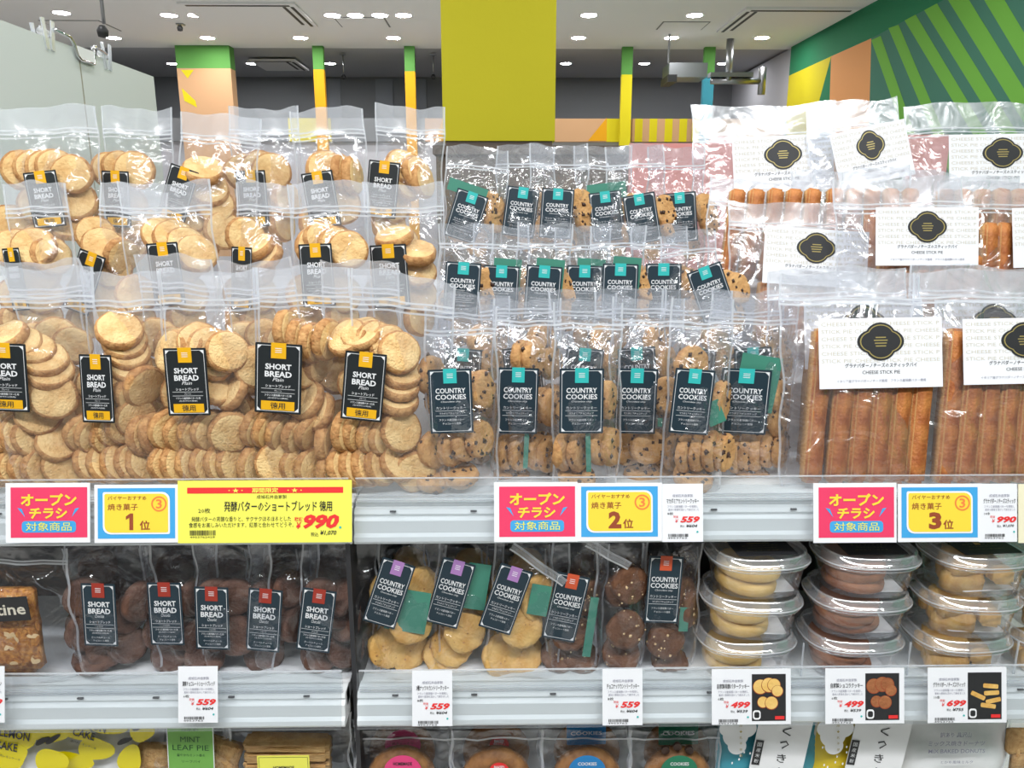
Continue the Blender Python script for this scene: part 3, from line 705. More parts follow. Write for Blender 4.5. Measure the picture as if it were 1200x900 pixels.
def d_cc(T, L, u):
    T('COUNTRY', 13, 36, 6.2, bold=.02); T('COOKIES', 5.4, 37, 6.2, bold=.02); T('Chocolate chip', -.5, 24, 2.6, shear=.3)
    T('カントリークッキー', -8, 36, 3.6); T('マカダミアチョコチップ', -14.5, 29, 2.6)
    L.rect(-19 * u, 19 * u, -11.6 * u, -11.2 * u, M_lett, -.0003); L.rect(-19 * u, 19 * u, -17.6 * u, -17.2 * u, M_lett, -.0003)
    T('フランス産発酵バター', -22.5, 30, 2.8); T('チョコレート使用', -27, 22, 2.6)
LB = {
    'sb': label_set(50, 80, M_lblk, M_ltab, d_sb(1)),
    'cs': label_set(44, 78, M_lnavy, M_lred, d_sb(0)),
    'cc': label_set(52, 78, M_lnavy, M_lteal, d_cc),
    'mp': label_set(48, 82, M_lnavy, M_llil, d_cc),
    'ck': label_set(46, 82, M_lnavy, M_lorg, d_cc),
}
def quatre(cx, cz, s, m, y, n=40):
    pts = []
    for k in range(n):
        a = 2 * math.pi * k / n; r = s * (1 + .17 * abs(math.cos(2 * a)) ** .8 + .02 * math.cos(4 * a)); pts.append((cx + r * 1.12 * math.cos(a), cz + r * .96 * math.sin(a)))
    return pts
def pie_label():
    u = .0011; W, H = 144, 86
    q = MB().rect(-W / 2 * u, W / 2 * u, -H / 2 * u, H / 2 * u, M_paper, 0, .0006).mesh('label_card')
    L = MB()
    for i in range(6):
        L.text('STICK PIE CHEESE STICK PIE CHEESE' if i % 2 else 'CHEESE STICK PIE CHEESE STICK P', 0, (36 - i * 9) * u, 138 * u, 4.6 * u, M_faint, y=-.0003)
    fm = L.mesh('pattern_lettering')
    L = MB()
    L.poly(quatre(0, 14 * u, 20.5 * u, 0, 0), M_pblk, -.0007, .0006)
    em = L
    # gold inner outline
    a = quatre(0, 14 * u, 18.3 * u, 0, 0); b = quatre(0, 14 * u, 17.2 * u, 0, 0); n = len(a)
    L.add([(x, -.0009, z) for x, z in a] + [(x, -.0009, z) for x, z in b], [(i, (i + 1) % n, n + (i + 1) % n, n + i) for i in range(n)], M_gold)
    for z, w_ in ((19, 12), (15.5, 16), (12, 14), (8.5, 12)): L.rect(-w_ / 2 * u, w_ / 2 * u, (z - .7) * u, (z + .7) * u, M_gold, -.0009)
    e = L.mesh('emblem')
    L = MB(); L.text('グラナパダーノチーズのスティックパイ', 0, -15 * u, 84 * u, 5.6 * u, M_pblk, y=-.0004, bold=.01)
    L.text('CHEESE STICK PIE', 0, -23.5 * u, 44 * u, 4.2 * u, M_pblk, y=-.0004); L.text('イタリア産グラナパダーノチーズ使用　フランス産発酵バター使用', 0, -34 * u, 104 * u, 3.6 * u, M_pgry, y=-.0004)
    return q, fm, e, L.mesh('lettering')
PL = pie_label()

# ------------------------------------------------------------------ pouches
def pouch(name, label, cat, group, u0, u1, vt, zb, Y, roll=0, lean=3, yaw=0, thick=.066, mf=M_film, mh=M_head, seed=0, zips=3, zt=.875, header=.87, body=.70, wob=1.0, curl=0, nx=14, nz=20, hs=1.0, seal=False, topcut=0):
    rr = random.Random(seed * 7 + 3)
    um = (u0 + u1) / 2; Pt = atY(um, vt, Y); vmid = vt + 90
    W = (atY(u1, vmid, Y) - atY(u0, vmid, Y)).x; H = (Pt.z - zb) * hs
    o = empty(name, (Pt.x, Y, zb), (R(-lean), R(roll), R(yaw))); tag(o, label, cat, group)
    ph = [rr.uniform(0, 6.28) for _ in range(12)]
    def D(t):      # half thickness along the height
        if t < .04: return .55 + t / .04 * .35
        if t < body * .6: return .9 + .1 * math.sin((t - .04) / (body * .6) * 3.14)
        return max(0, .92 * (1 - ((t - body * .6) / (header - body * .6)) ** 1.6)) if t < header else 0
    def edge(t, s):   # side outline
        return 1 - .05 * math.exp(-t * 18) + wob * (.018 * math.sin(t * 9 + ph[0] + s) + .012 * math.sin(t * 21 + ph[1] + 2 * s)) * (1 - .5 * (t > header))
    def wr_(x, t, k):
        a = .0022 * wob
        fx = x / (W / 2)
        return a * (math.sin(fx * 5 + t * 13 + ph[2] + k) * .6 + math.sin(fx * 11 - t * 17 + ph[3] + k) * .35 + math.sin(fx * 3 + t * 30 + ph[4] + k * 2) * .3 + .5 * noise.noise(Vector((fx * 3, t * 9, seed * 5 + k * 9))))
    def cl(t): return -curl * max(0, t - .62) ** 2
    vs = []; fs = []; hm = []
    for side in (0, 1):
        for j in range(nz + 1):
            t = j / nz
            for i in range(nx + 1):
                s = -1 + 2 * i / nx; e = edge(t, 0 if s < 0 else 1.3)
                x = s * W / 2 * e
                th = thick / 2 * D(t) * (1 - abs(s) ** 3.2) ** .75
                wv = wr_(x, t, side) * (1 - abs(s) ** 6) * (1 if t < header else .55)
                top = 1 + (.010 * math.sin(s * 3 + ph[5]) + .006 * math.sin(s * 7 + ph[6]) + topcut * s * .04) * (t ** 6)
                if side == 0: y = -th - .0006 + wv
                else: y = th + .0006 + (wv if t < header else wr_(x, t, 0) * .55 * (1 - abs(s) ** 6))
                vs.append((x, y + cl(t), t * H * top))
    N = (nx + 1) * (nz + 1)
    for side in (0, 1):
        for j in range(nz):
            for i in range(nx):
                a = side * N + j * (nx + 1) + i; q = [a, a + 1, a + nx + 2, a + nx + 1]
                fs.append(q if side == 0 else q[::-1]); hm.append(1 if (j + .5) / nz > header - .01 else 0)
    me = bpy.data.meshes.new('film'); me.from_pydata(vs, [], fs); me.materials.append(mf); me.materials.append(mh)
    me.polygons.foreach_set('material_index', hm); me.polygons.foreach_set('use_smooth', [True] * len(fs)); me.update()
    inst('film', me, o)
    if zips:
        zm = MB(); hh = .0013
        for k in range(zips):
            t = zt - k * .022
            pts = []
            for i in range(nx + 1):
                s = -1 + 2 * i / nx; x = s * W / 2 * edge(t, 0 if s < 0 else 1.3) * .995
                top = 1 + (.010 * math.sin(s * 3 + ph[5]) + .006 * math.sin(s * 7 + ph[6]) + topcut * s * .04) * .5
                pts.append((x, wr_(x, t, 0) * (.55 if t >= header else 1) * (1 - abs(s) ** 6) - .0022 + cl(t) - thick / 2 * D(t) * .5, t * H * top))
            for i in range(nx):
                (xa, ya, za), (xb, yb_, zb_) = pts[i], pts[i + 1]
                zm.add([(xa, ya, za - hh), (xb, yb_, zb_ - hh), (xb, yb_, zb_ + hh), (xa, ya, za + hh)], [(0, 1, 2, 3)], M_zip)
        zm.build('zip_seal', o, True)
    # side weld strips
    for s in (-1, 1):
        sm = MB(); pts = [(s * W / 2 * edge(j / nz, 0 if s < 0 else 1.3), cl(j / nz), j / nz * H * (1 + (.010 * math.sin(s * 3 + ph[5]) + .006 * math.sin(s * 7 + ph[6]) + topcut * s * .04) * (j / nz) ** 6)) for j in range(nz + 1)]
        for j in range(nz):
            a, b = pts[j], pts[j + 1]
            sm.add([(a[0], a[1] - .0008, a[2]), (a[0] - s * .0028, a[1] - .0016, a[2]), (b[0] - s * .0028, b[1] - .0016, b[2]), (b[0], b[1] - .0008, b[2])], [(0, 1, 2, 3)], M_weld)
        sm.build('side_weld', o, True)
    M = Matrix.LocRotScale(Vector(o.location), o.rotation_euler, None); Mi = M.inverted()
    nrm = M.to_3x3() @ Vector((0, -1, 0))
    def at(u, v, y=0):   # local point on the plane y=const of the pouch under a photo pixel
        r = ray(u, v); p0 = M @ Vector((0, y, 0)); tt = (p0 - CP).dot(nrm) / r.dot(nrm); q = Mi @ (CP + r * tt); return Vector((q.x, y, q.z))
    return dict(o=o, W=W, H=H, at=at, rr=rr, front=lambda t: -thick / 2 * D(t), thick=thick)
def put_label(b, kind, u0, u1, v0, v1=None, roll=0, y=None, yaw=0, inside=False, pitch=0):
    q, t, l, br = LB[kind]; wd = {'sb': 50, 'cs': 44, 'cc': 52, 'mp': 48, 'ck': 46}[kind] * .0011; hh = {'sb': 80, 'cs': 78, 'cc': 78, 'mp': 82, 'ck': 82}[kind] * .0011
    y = (-b['thick'] / 2 - .001) if y is None else -b['thick'] / 2 * .87
    A = b['at'](u0, v0, y); B = b['at'](u1, v0, y); sc = (B.x - A.x) / wd
    if v1 is not None: sz = (A.z - b['at'](u0, v1, y).z) / hh
    else: sz = sc
    o = inst('label_card', q, b['o'], ((A.x + B.x) / 2, y, A.z - hh * sz / 2), (R(pitch), R(roll), R(yaw)), (sc, 1, sz))
    inst('tab', t, o); inst('lettering', l, o); inst('label_border', br, o)
    return o
def fill(b, kind, items, y=-.006, s=1):
    y += .004
    for it in items:
        u, v, yw, el = it[:4]; yy = it[4] + .004 if len(it) > 4 else y
        p = b['at'](u, v, yy)
        place_cookie(kind, b['o'], p, yw, el, b['rr'], s)

# front shortbread row --------------------------------------------------
SBL = 'clear zip pouch of pale round shortbread with a black and yellow label'
def sbp(where, *a, **k):
    return pouch('shortbread_pouch', f'shortbread pouch with black label, {where}', 'cookie pouch', 'shortbread pouches on the upper shelf', *a, **k)
def stack(us, v, yw, el, dv=0, y=None):
    return [(u, v + dv * i, yw, el) + ((y,) if y is not None else ()) for i, u in enumerate(us)]
b = sbp('front row, cut by the picture edge', -34, 97, 314, DECK1, .985, roll=.5, seed=1)
put_label(b, 'sb', -26, 28, 402, 482, roll=2)
fill(b, 'sb', [(8, 395, -20, 55), (22, 402, 25, 50), (38, 410, 30, 50), (52, 421, 35, 48), (58, 435, 35, 45)] + [(64, 466, 25, 12, -.016), (46, 484, 30, 20)] + stack([-6, 10, 26, 40], 503, 55, 15, 3) + [(68, 518, 40, 35), (78, 545, 35, 8)] + stack([-12, 4, 20, 36, 52], 546, 60, 5) + [(10, 440, 20, 20, .012), (30, 462, 10, 30, .012)])
b = sbp('front row, second from the left', 92, 184, 320, DECK1, .992, roll=-1, seed=2)
put_label(b, 'sb', 90, 128, 416, 496, roll=3)
fill(b, 'sb', [(140, 387, 30, 38, -.014), (146, 400, 30, 38), (150, 413, 30, 40), (152, 428, 35, 42)] + [(168, 452, 60, -20), (158, 460, 55, -20), (146, 468, 50, -20), (138, 478, 48, -18)] + [(158, 488, 50, -10), (150, 496, 50, -12), (136, 500, 50, -10)] + [(168, 510, 75, 5), (182, 508, 80, 5)] + stack([100, 114, 130], 507, 50, -15, 2) + stack([112, 128, 143, 158, 172], 541, 55, 18) + [(115, 450, 20, 10, .012), (115, 475, 20, 10, .012)])
b = sbp('front row, third from the left', 182, 296, 318, DECK1, .982, roll=0, seed=3)
put_label(b, 'sb', 191, 241, 408, 487, roll=-.5)
fill(b, 'sb', [(202, 412, -35, 20), (218, 405, -20, 30), (234, 402, 20, 30), (246, 408, 30, 20), (266, 412, 35, 18, -.016), (252, 422, 35, 25)] + [(243, 449, 30, 30), (256, 452, 35, 38), (272, 458, -40, 30)] + [(200, 503, 45, -10), (216, 507, 48, -12), (232, 505, 50, -10), (248, 504, 48, -10), (270, 506, 30, -8, -.014)] + stack([198, 213, 229, 246, 262, 276], 542, 52, 8) + [(215, 460, 10, 10, .012), (225, 430, 10, 10, .012), (280, 480, -20, 0, .012)])
b = sbp('front row, fourth from the left', 288, 402, 314, DECK1, .988, roll=1, seed=4)
put_label(b, 'sb', 297, 352, 402, 484, roll=3)
fill(b, 'sb', [(337, 388, 75, 5), (350, 398, 78, 0), (365, 402, 76, 0), (383, 398, 68, -5)] + [(352, 430, 60, 10), (372, 425, 70, -10, .012)] + [(360, 470, -45, 35), (375, 483, -50, 25), (348, 462, 30, 30)] + stack([303, 317, 332, 350], 500, 58, -15, 3) + [(383, 517, 80, 0), (366, 505, 62, -20)] + [(324, 542, 18, 12, -.016), (350, 545, 45, 8), (368, 548, 50, 5), (300, 545, 60, 0), (388, 550, 70, 0)] + [(315, 440, 10, 10, .012), (330, 470, 10, 10, .012), (300, 430, 30, 10)])
b = sbp('front row, beside the country cookies', 398, 520, 322, DECK1, .978, roll=2.5, seed=5, topcut=-.6)
put_label(b, 'sb', 402, 451, 412, 492, roll=4)
fill(b, 'sb', [(408, 396, -30, 40), (424, 392, -20, 50), (440, 400, 30, 20), (455, 405, 35, 15), (468, 413, 25, 22, -.016), (470, 436, 25, 50), (468, 452, 20, 60), (466, 468, 20, 60)] + [(470, 505, 30, 12, -.014), (452, 510, 50, 0), (438, 508, 55, -8), (422, 505, 55, -8), (408, 505, 60, 0)] + stack([404, 418, 433, 448], 545, 55, 18) + [(470, 540, 35, 30), (486, 552, 20, 0)] + [(420, 450, 10, 10, .012), (440, 475, 10, 10, .012)])
# pouches just behind the front row
for i, (a, c, vt, lab) in enumerate(((18, 112, 306, 'only its top showing between the first two front ones'), (140, 228, 299, 'only its top showing between the second and third front ones'), (268, 352, 306, 'only its top showing behind the third front one'), (365, 455, 306, 'only its top showing behind the fourth front one'))):
    b = sbp(lab, a, c, vt, DECK1, 1.07, roll=(-3, 5, -2, 3)[i], seed=20 + i, curl=.2)
    fill(b, 'sb', [((a + c) / 2 + dx, v, 30 + dx, 20) for dx, v in ((-25, 400), (0, 395), (20, 405), (-15, 440), (15, 450), (-10, 490), (20, 495), (-20, 535), (10, 540))], y=0)
# middle row
rowS = [(4, 78, 213, 3, 23, 291, -2, 0, 'partly cut by the picture edge', [(40, 290, 15, 25, -.014), (20, 292, 20, 20), (60, 300, 60, 10), (45, 320, 20, 0)]),
        (82, 160, 216, 84, 116, 292, 8, 6, 'second from the left, tilted', [(112, 275, 20, 25), (120, 288, 25, 30, -.012), (142, 300, 60, -10), (130, 315, 30, 10)]),
        (140, 249, 213, 172, 209, 285, -2, 0, 'third from the left', [(205, 280, 35, 30), (218, 288, 35, 28), (230, 298, 35, 25), (190, 275, 20, 30), (215, 310, 30, 10)]),
        (265, 333, 213, 270, 294, 289, 2, 0, 'fourth from the left, narrow', [(287, 277, 35, 12), (300, 290, -30, 50), (312, 302, -35, 40), (300, 315, 20, 5)]),
        (338, 431, 212, 350, 389, 286, -1, 0, 'fifth from the left', [(378, 282, 35, 15), (394, 288, 40, 12), (408, 293, 15, 15, -.014), (370, 290, 30, 20), (380, 315, 20, 10)]),
        (428, 521, 215, 434, 477, 287, -1, -1, 'nearest the country cookies', [(462, 278, -20, 62), (488, 296, 15, 60, -.012), (490, 318, 20, 30, -.012), (470, 300, 20, 20), (455, 315, 20, 20)])]
for i, (a, c, vt, l0, l1, lv, rl, lr, lab, ck) in enumerate(rowS):
    b = sbp('middle row, ' + lab, a, c, vt, 1.286, (1.19, 1.252)[i % 2], roll=rl, seed=30 + i, wob=1.6)
    put_label(b, 'sb', l0, l1, lv, lv + (74 if i not in (0, 3) else 74), roll=lr + rl)
    fill(b, 'sb', ck + [(a + 20, 345, 30, 10), (c - 30, 345, 30, 10), (a + 20, 375, 50, 5), (c - 30, 372, 50, 5)], y=-.004, s=1.1)
rowT = [(-12, 108, 123, 29, 68, 201, -1, -4, 'cut by the picture edge', [(28, 200, 35, 8), (42, 199, 40, 8), (56, 199, 42, 8), (66, 198, 40, 8), (85, 204, 15, 8, -.014), (90, 236, 15, 20), (82, 262, 20, 30), (45, 240, 30, 10)]),
        (110, 192, 125, 118, 150, 200, 1, 0, 'second from the left', [(130, 200, 35, 12), (142, 198, 38, 12), (158, 200, 15, 10, -.014), (150, 240, 20, 10), (165, 262, 30, 30), (140, 262, 30, 30)]),
        (187, 281, 132, 192, 226, 193, 6, 8, 'third from the left, tilted', [(238, 200, 15, 50, -.014), (245, 222, 20, 30), (252, 240, 25, 10), (262, 270, 35, 10), (225, 250, 20, 10)]),
        (268, 350, 125, 276, 311, 200, -1, 0, 'fourth from the left', [(285, 202, 20, 8), (305, 198, 25, 8), (318, 202, 20, 8, -.014), (335, 235, 60, 5), (330, 262, 70, 5), (300, 240, 20, 5)]),
        (348, 433, 125, 355, 392, 202, -3, -2, 'fifth from the left', [(382, 200, 25, 10), (401, 204, 78, 0), (413, 206, 78, 0), (400, 240, 20, 0)]),
        (430, 511, 123, 430, 467, 188, 2.5, 2, 'nearest the country cookies', [(472, 196, 30, 30), (488, 204, 55, 20), (478, 215, 40, 20), (460, 240, 20, 10), (495, 212, 65, 10)])]
for i, (a, c, vt, l0, l1, lv, rl, lr, lab, ck) in enumerate(rowT):
    b = sbp('back row, ' + lab, a, c, vt, 1.41, (1.395, 1.46)[i % 2], roll=rl, seed=40 + i, wob=1.5)
    put_label(b, 'sb', l0, l1, lv, lv + 66, roll=lr + rl)
    fill(b, 'sb', ck + [(a + 25, 262, 30, 10), ((a + c) / 2, 285, 20, 10)], y=-.004, s=1.22)

# country cookies ---------------------------------------------------------
def ccp(where, *a, **k):
    k.setdefault('mf', M_filmc); k.setdefault('mh', M_headc); k.setdefault('thick', .060); k.setdefault('zips', 2); k.setdefault('wob', 1.8)
    return pouch('country_cookie_pouch', f'chip cookie pouch with teal-tabbed label, {where}', 'cookie pouch', 'country cookie pouches on the upper shelf', *a, **k)
def packet(b, u0, u1, v0, v1, y, roll=0, name='green_packet'):
    A = b['at'](u0, v0, y); B = b['at'](u1, v1, y)
    m = MB().rect(-(B.x - A.x) / 2, (B.x - A.x) / 2, -(A.z - B.z) / 2, (A.z - B.z) / 2, M_pack, 0, .0012)
    m.build(name, b['o'], loc=((A.x + B.x) / 2, y, (A.z + B.z) / 2), rot=(0, R(roll), 0))
front = [
    ((498, 584), 362, (502, 553, 433), -1, 'front row, against the shortbread', [(553, 458, 58, 0), (564, 457, 60, 5), (510, 526, 40, 0), (530, 524, 55, 0), (546, 518, 55, 5), (562, 514, 52, 5), (538, 556, 10, 65), (508, 560, 10, 65), (520, 470, 10, 0, .01), (505, 440, 60, 0, .01)], None),
    ((576, 657), 352, (583, 631, 431), 1, 'front row, second from the shortbread', [(633, 474, 55, 0), (645, 477, 55, 5), (612, 419, 60, 0), (625, 420, 58, 5), (594, 530, 55, 0), (610, 530, 55, 5), (630, 530, 58, 0), (643, 532, 55, 5), (600, 560, 10, 65), (600, 480, 10, 0, .01)], (614, 619, 508, 549)),
    ((650, 732), 354, (656, 708, 432), 0, 'front row, third from the shortbread', [(712, 468, 65, 0), (700, 470, 60, 0, .008), (663, 528, 55, 0), (678, 529, 58, 3), (703, 522, 55, 0), (716, 524, 60, 5), (676, 559, 10, 65), (675, 480, 10, 0, .01)], (687, 692, 508, 553)),
    ((718, 804), 352, (722, 771, 432), 1, 'front row, fourth from the shortbread', [(781, 463, 15, 5, -.012), (759, 523, 12, 5, -.014), (752, 556, 10, 68), (790, 530, 50, 0), (735, 525, 20, 0, .008), (780, 560, 30, 50), (740, 480, 10, 0, .01)], (771, 776, 490, 500)),
    ((784, 858), 352, (790, 837, 432), 3, 'front row, fifth from the shortbread', [(810, 428, 20, 0, .005), (803, 531, 58, 0), (819, 530, 56, 0), (834, 528, 56, 0), (848, 530, 50, 0), (812, 560, 10, 66), (815, 480, 10, 0, .01), (845, 470, 60, 0)], (828, 846, 470, 498)),
    ((834, 938), 350, (845, 904, 432), 2, 'front row, beside the cheese stick pies', [(874, 530, 60, 0), (886, 530, 60, 0), (900, 527, 58, 0), (914, 527, 55, 0), (910, 466, 60, 0), (862, 532, 58, 0), (882, 559, 10, 66), (912, 490, 50, 10), (875, 480, 10, 0, .01)], (866, 909, 416, 482))]
for i, ((a, c), vt, (l0, l1, lv), rl, lab, ck, pk) in enumerate(front):
    b = ccp(lab, a, c, vt, DECK1, (.98, 1.035)[i % 2], roll=rl * .6, seed=60 + i, lean=4, header=.86, zt=.88)
    put_label(b, 'cc', l0, l1, lv, 508, roll=rl, y=-.0285)
    fill(b, 'cc', ck, y=-.001)
    if pk: packet(b, *pk, -.0215, roll=(0, 2, -2, 0, -25, 8)[i])
for i, (a, c, vt, l0) in enumerate(((505, 590, 345, 520), (572, 655, 338, 590), (640, 720, 342, 662), (705, 790, 338, 725), (772, 855, 340, 795), (842, 925, 342, 862))):
    b = ccp(f'second row, {nth[i]} from the shortbread, mostly hidden', a, c, vt, DECK1, 1.098, roll=(2, -3, 1, -2, 2, -1)[i], seed=70 + i, header=.86, zt=.88)
    put_label(b, 'cc', l0, l0 + 44, 408, 475, roll=(2, -3, 4, -2, 2, -3)[i], y=-.0285)
    fill(b, 'cc', [(l0 + 55, 425, 50, 5), (l0 + 45, 400, 40, 10), (l0 + 10, 470, 30, 0), (l0 + 55, 470, 50, 0), (l0 + 20, 520, 60, 0), (l0 + 45, 525, 60, 0)], y=0)
mid = [(508, 585, 262, 521, 549, 307, 3), (558, 628, 264, 566, 598, 311, 2), (600, 675, 262, 616, 650, 311, 3), (650, 720, 266, 664, 691, 311, 1), (690, 770, 262, 706, 744, 309, 1), (742, 822, 264, 757, 797, 309, 0), (795, 870, 270, 811, 850, 314, -14)]
for i, (a, c, vt, l0, l1, lv, rl) in enumerate(mid):
    a, c = (a, l0 + 52) if i == 0 else (l0 - 14, l0 + 52)
    b = ccp(f'third row, {nth[i]} from the shortbread', a, c, vt, 1.286, (1.195, 1.215)[i % 2], roll=rl * .5, seed=80 + i, lean=5, wob=2.2, header=.86, zt=.87)
    put_label(b, 'cc', l0, l0 + 42, lv, lv + 64, roll=rl, y=-.0285)
    if i in (1, 2, 3, 4): packet(b, l0 + 12, l0 + 44, lv - 8, lv + 30, -.0215, 4)
    fill(b, 'cc', [(l0 + 42, lv + 22, 40, 5), (l0 + 52, lv + 25, 30, 8), (l0 + 10, lv + 50, 20, 0), (l0 + 50, lv + 58, 50, 0), (l0 + 20, lv + 80, 60, 0)], y=-.004)
bk = [(512, 588, 170, 529, 566, 223, 14), (582, 632, 168, 592, 621, 219, 6), (618, 692, 168, 634, 673, 221, 3), (672, 742, 170, 692, 736, 225, -5), (722, 782, 168, 733, 773, 228, -8), (764, 845, 170, 779, 820, 226, -4)]
for i, (a, c, vt, l0, l1, lv, rl) in enumerate(bk):
    a, c = (a, l0 + 56) if i == 0 else (l0 - 14, l0 + 54)
    b = ccp(f'back row, {nth[i]} from the shortbread', a, c, vt, 1.41, (1.405, 1.425)[i % 2], roll=rl * .3, seed=90 + i, lean=5, wob=2.4, header=.84, zt=.86)
    put_label(b, 'cc', l0, l0 + 38, lv, lv + 58, roll=rl, y=-.0285)
    if i in (0, 3): packet(b, l0 - 4, l0 + 42, lv - 10, lv + 8, -.0215, rl)
    fill(b, 'cc', [(l0 + 46, lv + 18, 25, 8, -.01), (l0 + 52, lv + 34, 40, 8), (l0 + 10, lv + 45, 20, 0), (l0 + 30, lv + 60, 50, 0)], y=-.004)

# cheese stick pies ---------------------------------------------------------
def cpp(where, *a, **k):
    k.setdefault('mf', M_filmp); k.setdefault('mh', M_headp); k.setdefault('thick', .045); k.setdefault('zips', 2); k.setdefault('wob', 1.6)
    return pouch('cheese_pie_pouch', f'cheese stick pie pouch, {where}', 'pie pouch', 'cheese stick pie pouches on the upper shelf', *a, **k)
def put_card(b, u0, u1, v0, v1, roll=0, y=-.024, pitch=0):
    q, fm, e, l = PL; A = b['at'](u0, v0, y); B = b['at'](u1, v1, y); sc = (B.x - A.x) / (144 * .0011); sz = (A.z - B.z) / (86 * .0011)
    o = inst('header_card', q, b['o'], ((A.x + B.x) / 2, y, (A.z + B.z) / 2), (R(pitch), R(roll), 0), (sc, 1, sz))
    inst('pattern_lettering', fm, o); inst('emblem', e, o); inst('lettering', l, o)
def sticks(b, us, v0, v1, roll=5, y=-.006):
    for u in us:
        A = b['at'](u, (v0 + v1) / 2, y); L_ = (b['at'](u, v0, y).z - b['at'](u, v1, y).z)
        inst('pie_stick', b['rr'].choice(PIE), b['o'], (A.x, y + b['rr'].uniform(-.002, .002), A.z), (0, R(roll + b['rr'].uniform(-.6, .6)), R(b['rr'].uniform(-6, 6))), (1, 1, L_ / .175))
b = cpp('front row, whole card showing', 936, 1108, 318, DECK1, .985, roll=.5, seed=100, lean=13)
put_card(b, 960, 1104, 372, 455, roll=-1.5, y=-.0255)
sticks(b, (957, 985, 1008, 1031, 1054, 1077), 385, 566)
b = cpp('front row, cut by the picture edge', 1100, 1275, 316, DECK1, .985, roll=.5, seed=101, lean=13)
put_card(b, 1129, 1272, 372, 450, roll=-1.5, y=-.0255)
sticks(b, (1112, 1134, 1157, 1180, 1203, 1226, 1249), 385, 566)
b = cpp('second row, emblem half hidden by the front card', 925, 1095, 312, DECK1, 1.045, roll=-1, seed=102, lean=13)
put_card(b, 942, 1082, 353, 430, roll=0, y=-.0255); sticks(b, (950, 975, 1000, 1025, 1050, 1075), 400, 545)
b = cpp('second row, cut by the picture edge', 1095, 1260, 310, DECK1, 1.045, roll=1, seed=103, lean=13)
put_card(b, 1096, 1234, 350, 428, roll=-1, y=-.0255); sticks(b, (1110, 1135, 1160, 1185, 1210, 1235), 400, 545)
b = cpp('third row, emblem partly covered, beside the country cookies', 862, 1024, 232, 1.286, 1.215, roll=2, seed=104, lean=13, zips=3)
put_card(b, 896, 1016, 266, 337, roll=1.5, y=-.0255); sticks(b, (895, 915, 935, 955, 975, 995), 330, 400)
b = cpp('third row, emblem fully showing', 1005, 1160, 202, 1.286, 1.172, roll=-1, seed=105, lean=12, zips=3)
put_card(b, 1026, 1147, 244, 310, roll=1, y=-.0255); sticks(b, (1035, 1055, 1075, 1095, 1115, 1135), 300, 400)
b = cpp('third row, crumpled and cut by the picture edge', 1135, 1290, 205, 1.286, 1.215, roll=-2, seed=106, lean=12, zips=3)
put_card(b, 1186, 1300, 244, 310, y=-.0255); sticks(b, (1155, 1172, 1190, 1210, 1230), 262, 400)
b = cpp('back row, whole emblem, beside the country cookies', 830, 1003, 112, 1.41, 1.43, roll=-2, seed=107, lean=12, zips=3, header=.82, zt=.84)
put_card(b, 858, 978, 161, 222, roll=-1, y=-.0255); sticks(b, (870, 890, 910, 930, 950, 970), 240, 300)
b = cpp('back row, tilted card in the middle', 985, 1096, 104, 1.41, 1.39, roll=-5, seed=108, lean=13, zips=3, header=.84, zt=.86)
put_card(b, 975, 1070, 152, 210, roll=-7, y=-.0255); sticks(b, (1000, 1020, 1040, 1060), 240, 300)
b = cpp('back row, cut by the picture edge', 1088, 1262, 110, 1.41, 1.43, roll=-1, seed=109, lean=12, zips=3, header=.84, zt=.86)
put_card(b, 1112, 1238, 158, 222, roll=0, y=-.0255); sticks(b, (1115, 1135, 1155, 1175, 1200), 240, 300)
for i, (a, c, vt) in enumerate(((838, 968, 205), (955, 1100, 190), (1080, 1215, 196))):
    b = cpp(f'fourth row, {nth[i]} from the country cookies, mostly hidden', a, c, vt, 1.286, (1.288, 1.30, 1.288)[i], roll=(2, -2, 3)[i], seed=110 + i, lean=12)
    sticks(b, [a + 20 + 22 * k for k in range(5)], 222, 330)

# ------------------------------------------------------------------ middle shelf
def lowp(name, label, group, *a, **k):
    k.setdefault('mf', M_filmd); k.setdefault('mh', M_filmd); k.setdefault('thick', .060); k.setdefault('zips', 0); k.setdefault('wob', 2.0)
    return pouch(name, label, 'cookie pouch', group, *a, **k)
b = lowp('almond_slice_pouch', 'clear zip pouch of brown almond slices with a black name label', 'pouches on the middle shelf', -62, 74, 642, DECK2, .945, seed=120, zips=2, zt=.90, header=.86, lean=1)
inst('almond_slice', FLO[0], b['o'], b['at'](2, 736, -.008)); inst('almond_slice', FLO[0], b['o'], b['at'](-2, 740, .012), (0, R(4), 0))
rr = random.Random(5)
for i in range(90):
    p = b['at'](rr.uniform(-50, 46), rr.uniform(697, 778), -.0165); M_ = MB().disc(0, 0, rr.uniform(.005, .009), M_flor if i % 4 else M_nut, 0, .0012, 9, rz=.0032)
    M_.build('almond_flake', b['o'], loc=p, rot=(R(rr.uniform(-12, 12)), R(rr.uniform(0, 180)), R(rr.uniform(-12, 12))))
A = b['at'](-66, 702, -.028); B = b['at'](36, 729, -.028); lc = (A + B) / 2
lb = MB().rect(A.x - lc.x, B.x - lc.x, B.z - lc.z, A.z - lc.z, M_pblk, 0, .0008).build('label_card', b['o'], loc=lc, rot=(0, R(-3), 0))
xr = b['at'](30, 715, -.028).x - lc.x; xl = b['at'](-62, 715, -.028).x - lc.x
MB().text('Florentine', (xr + xl) / 2, 0, xr - xl, .016, M_faint, y=-.0005, bold=.02).build('lettering', lb)
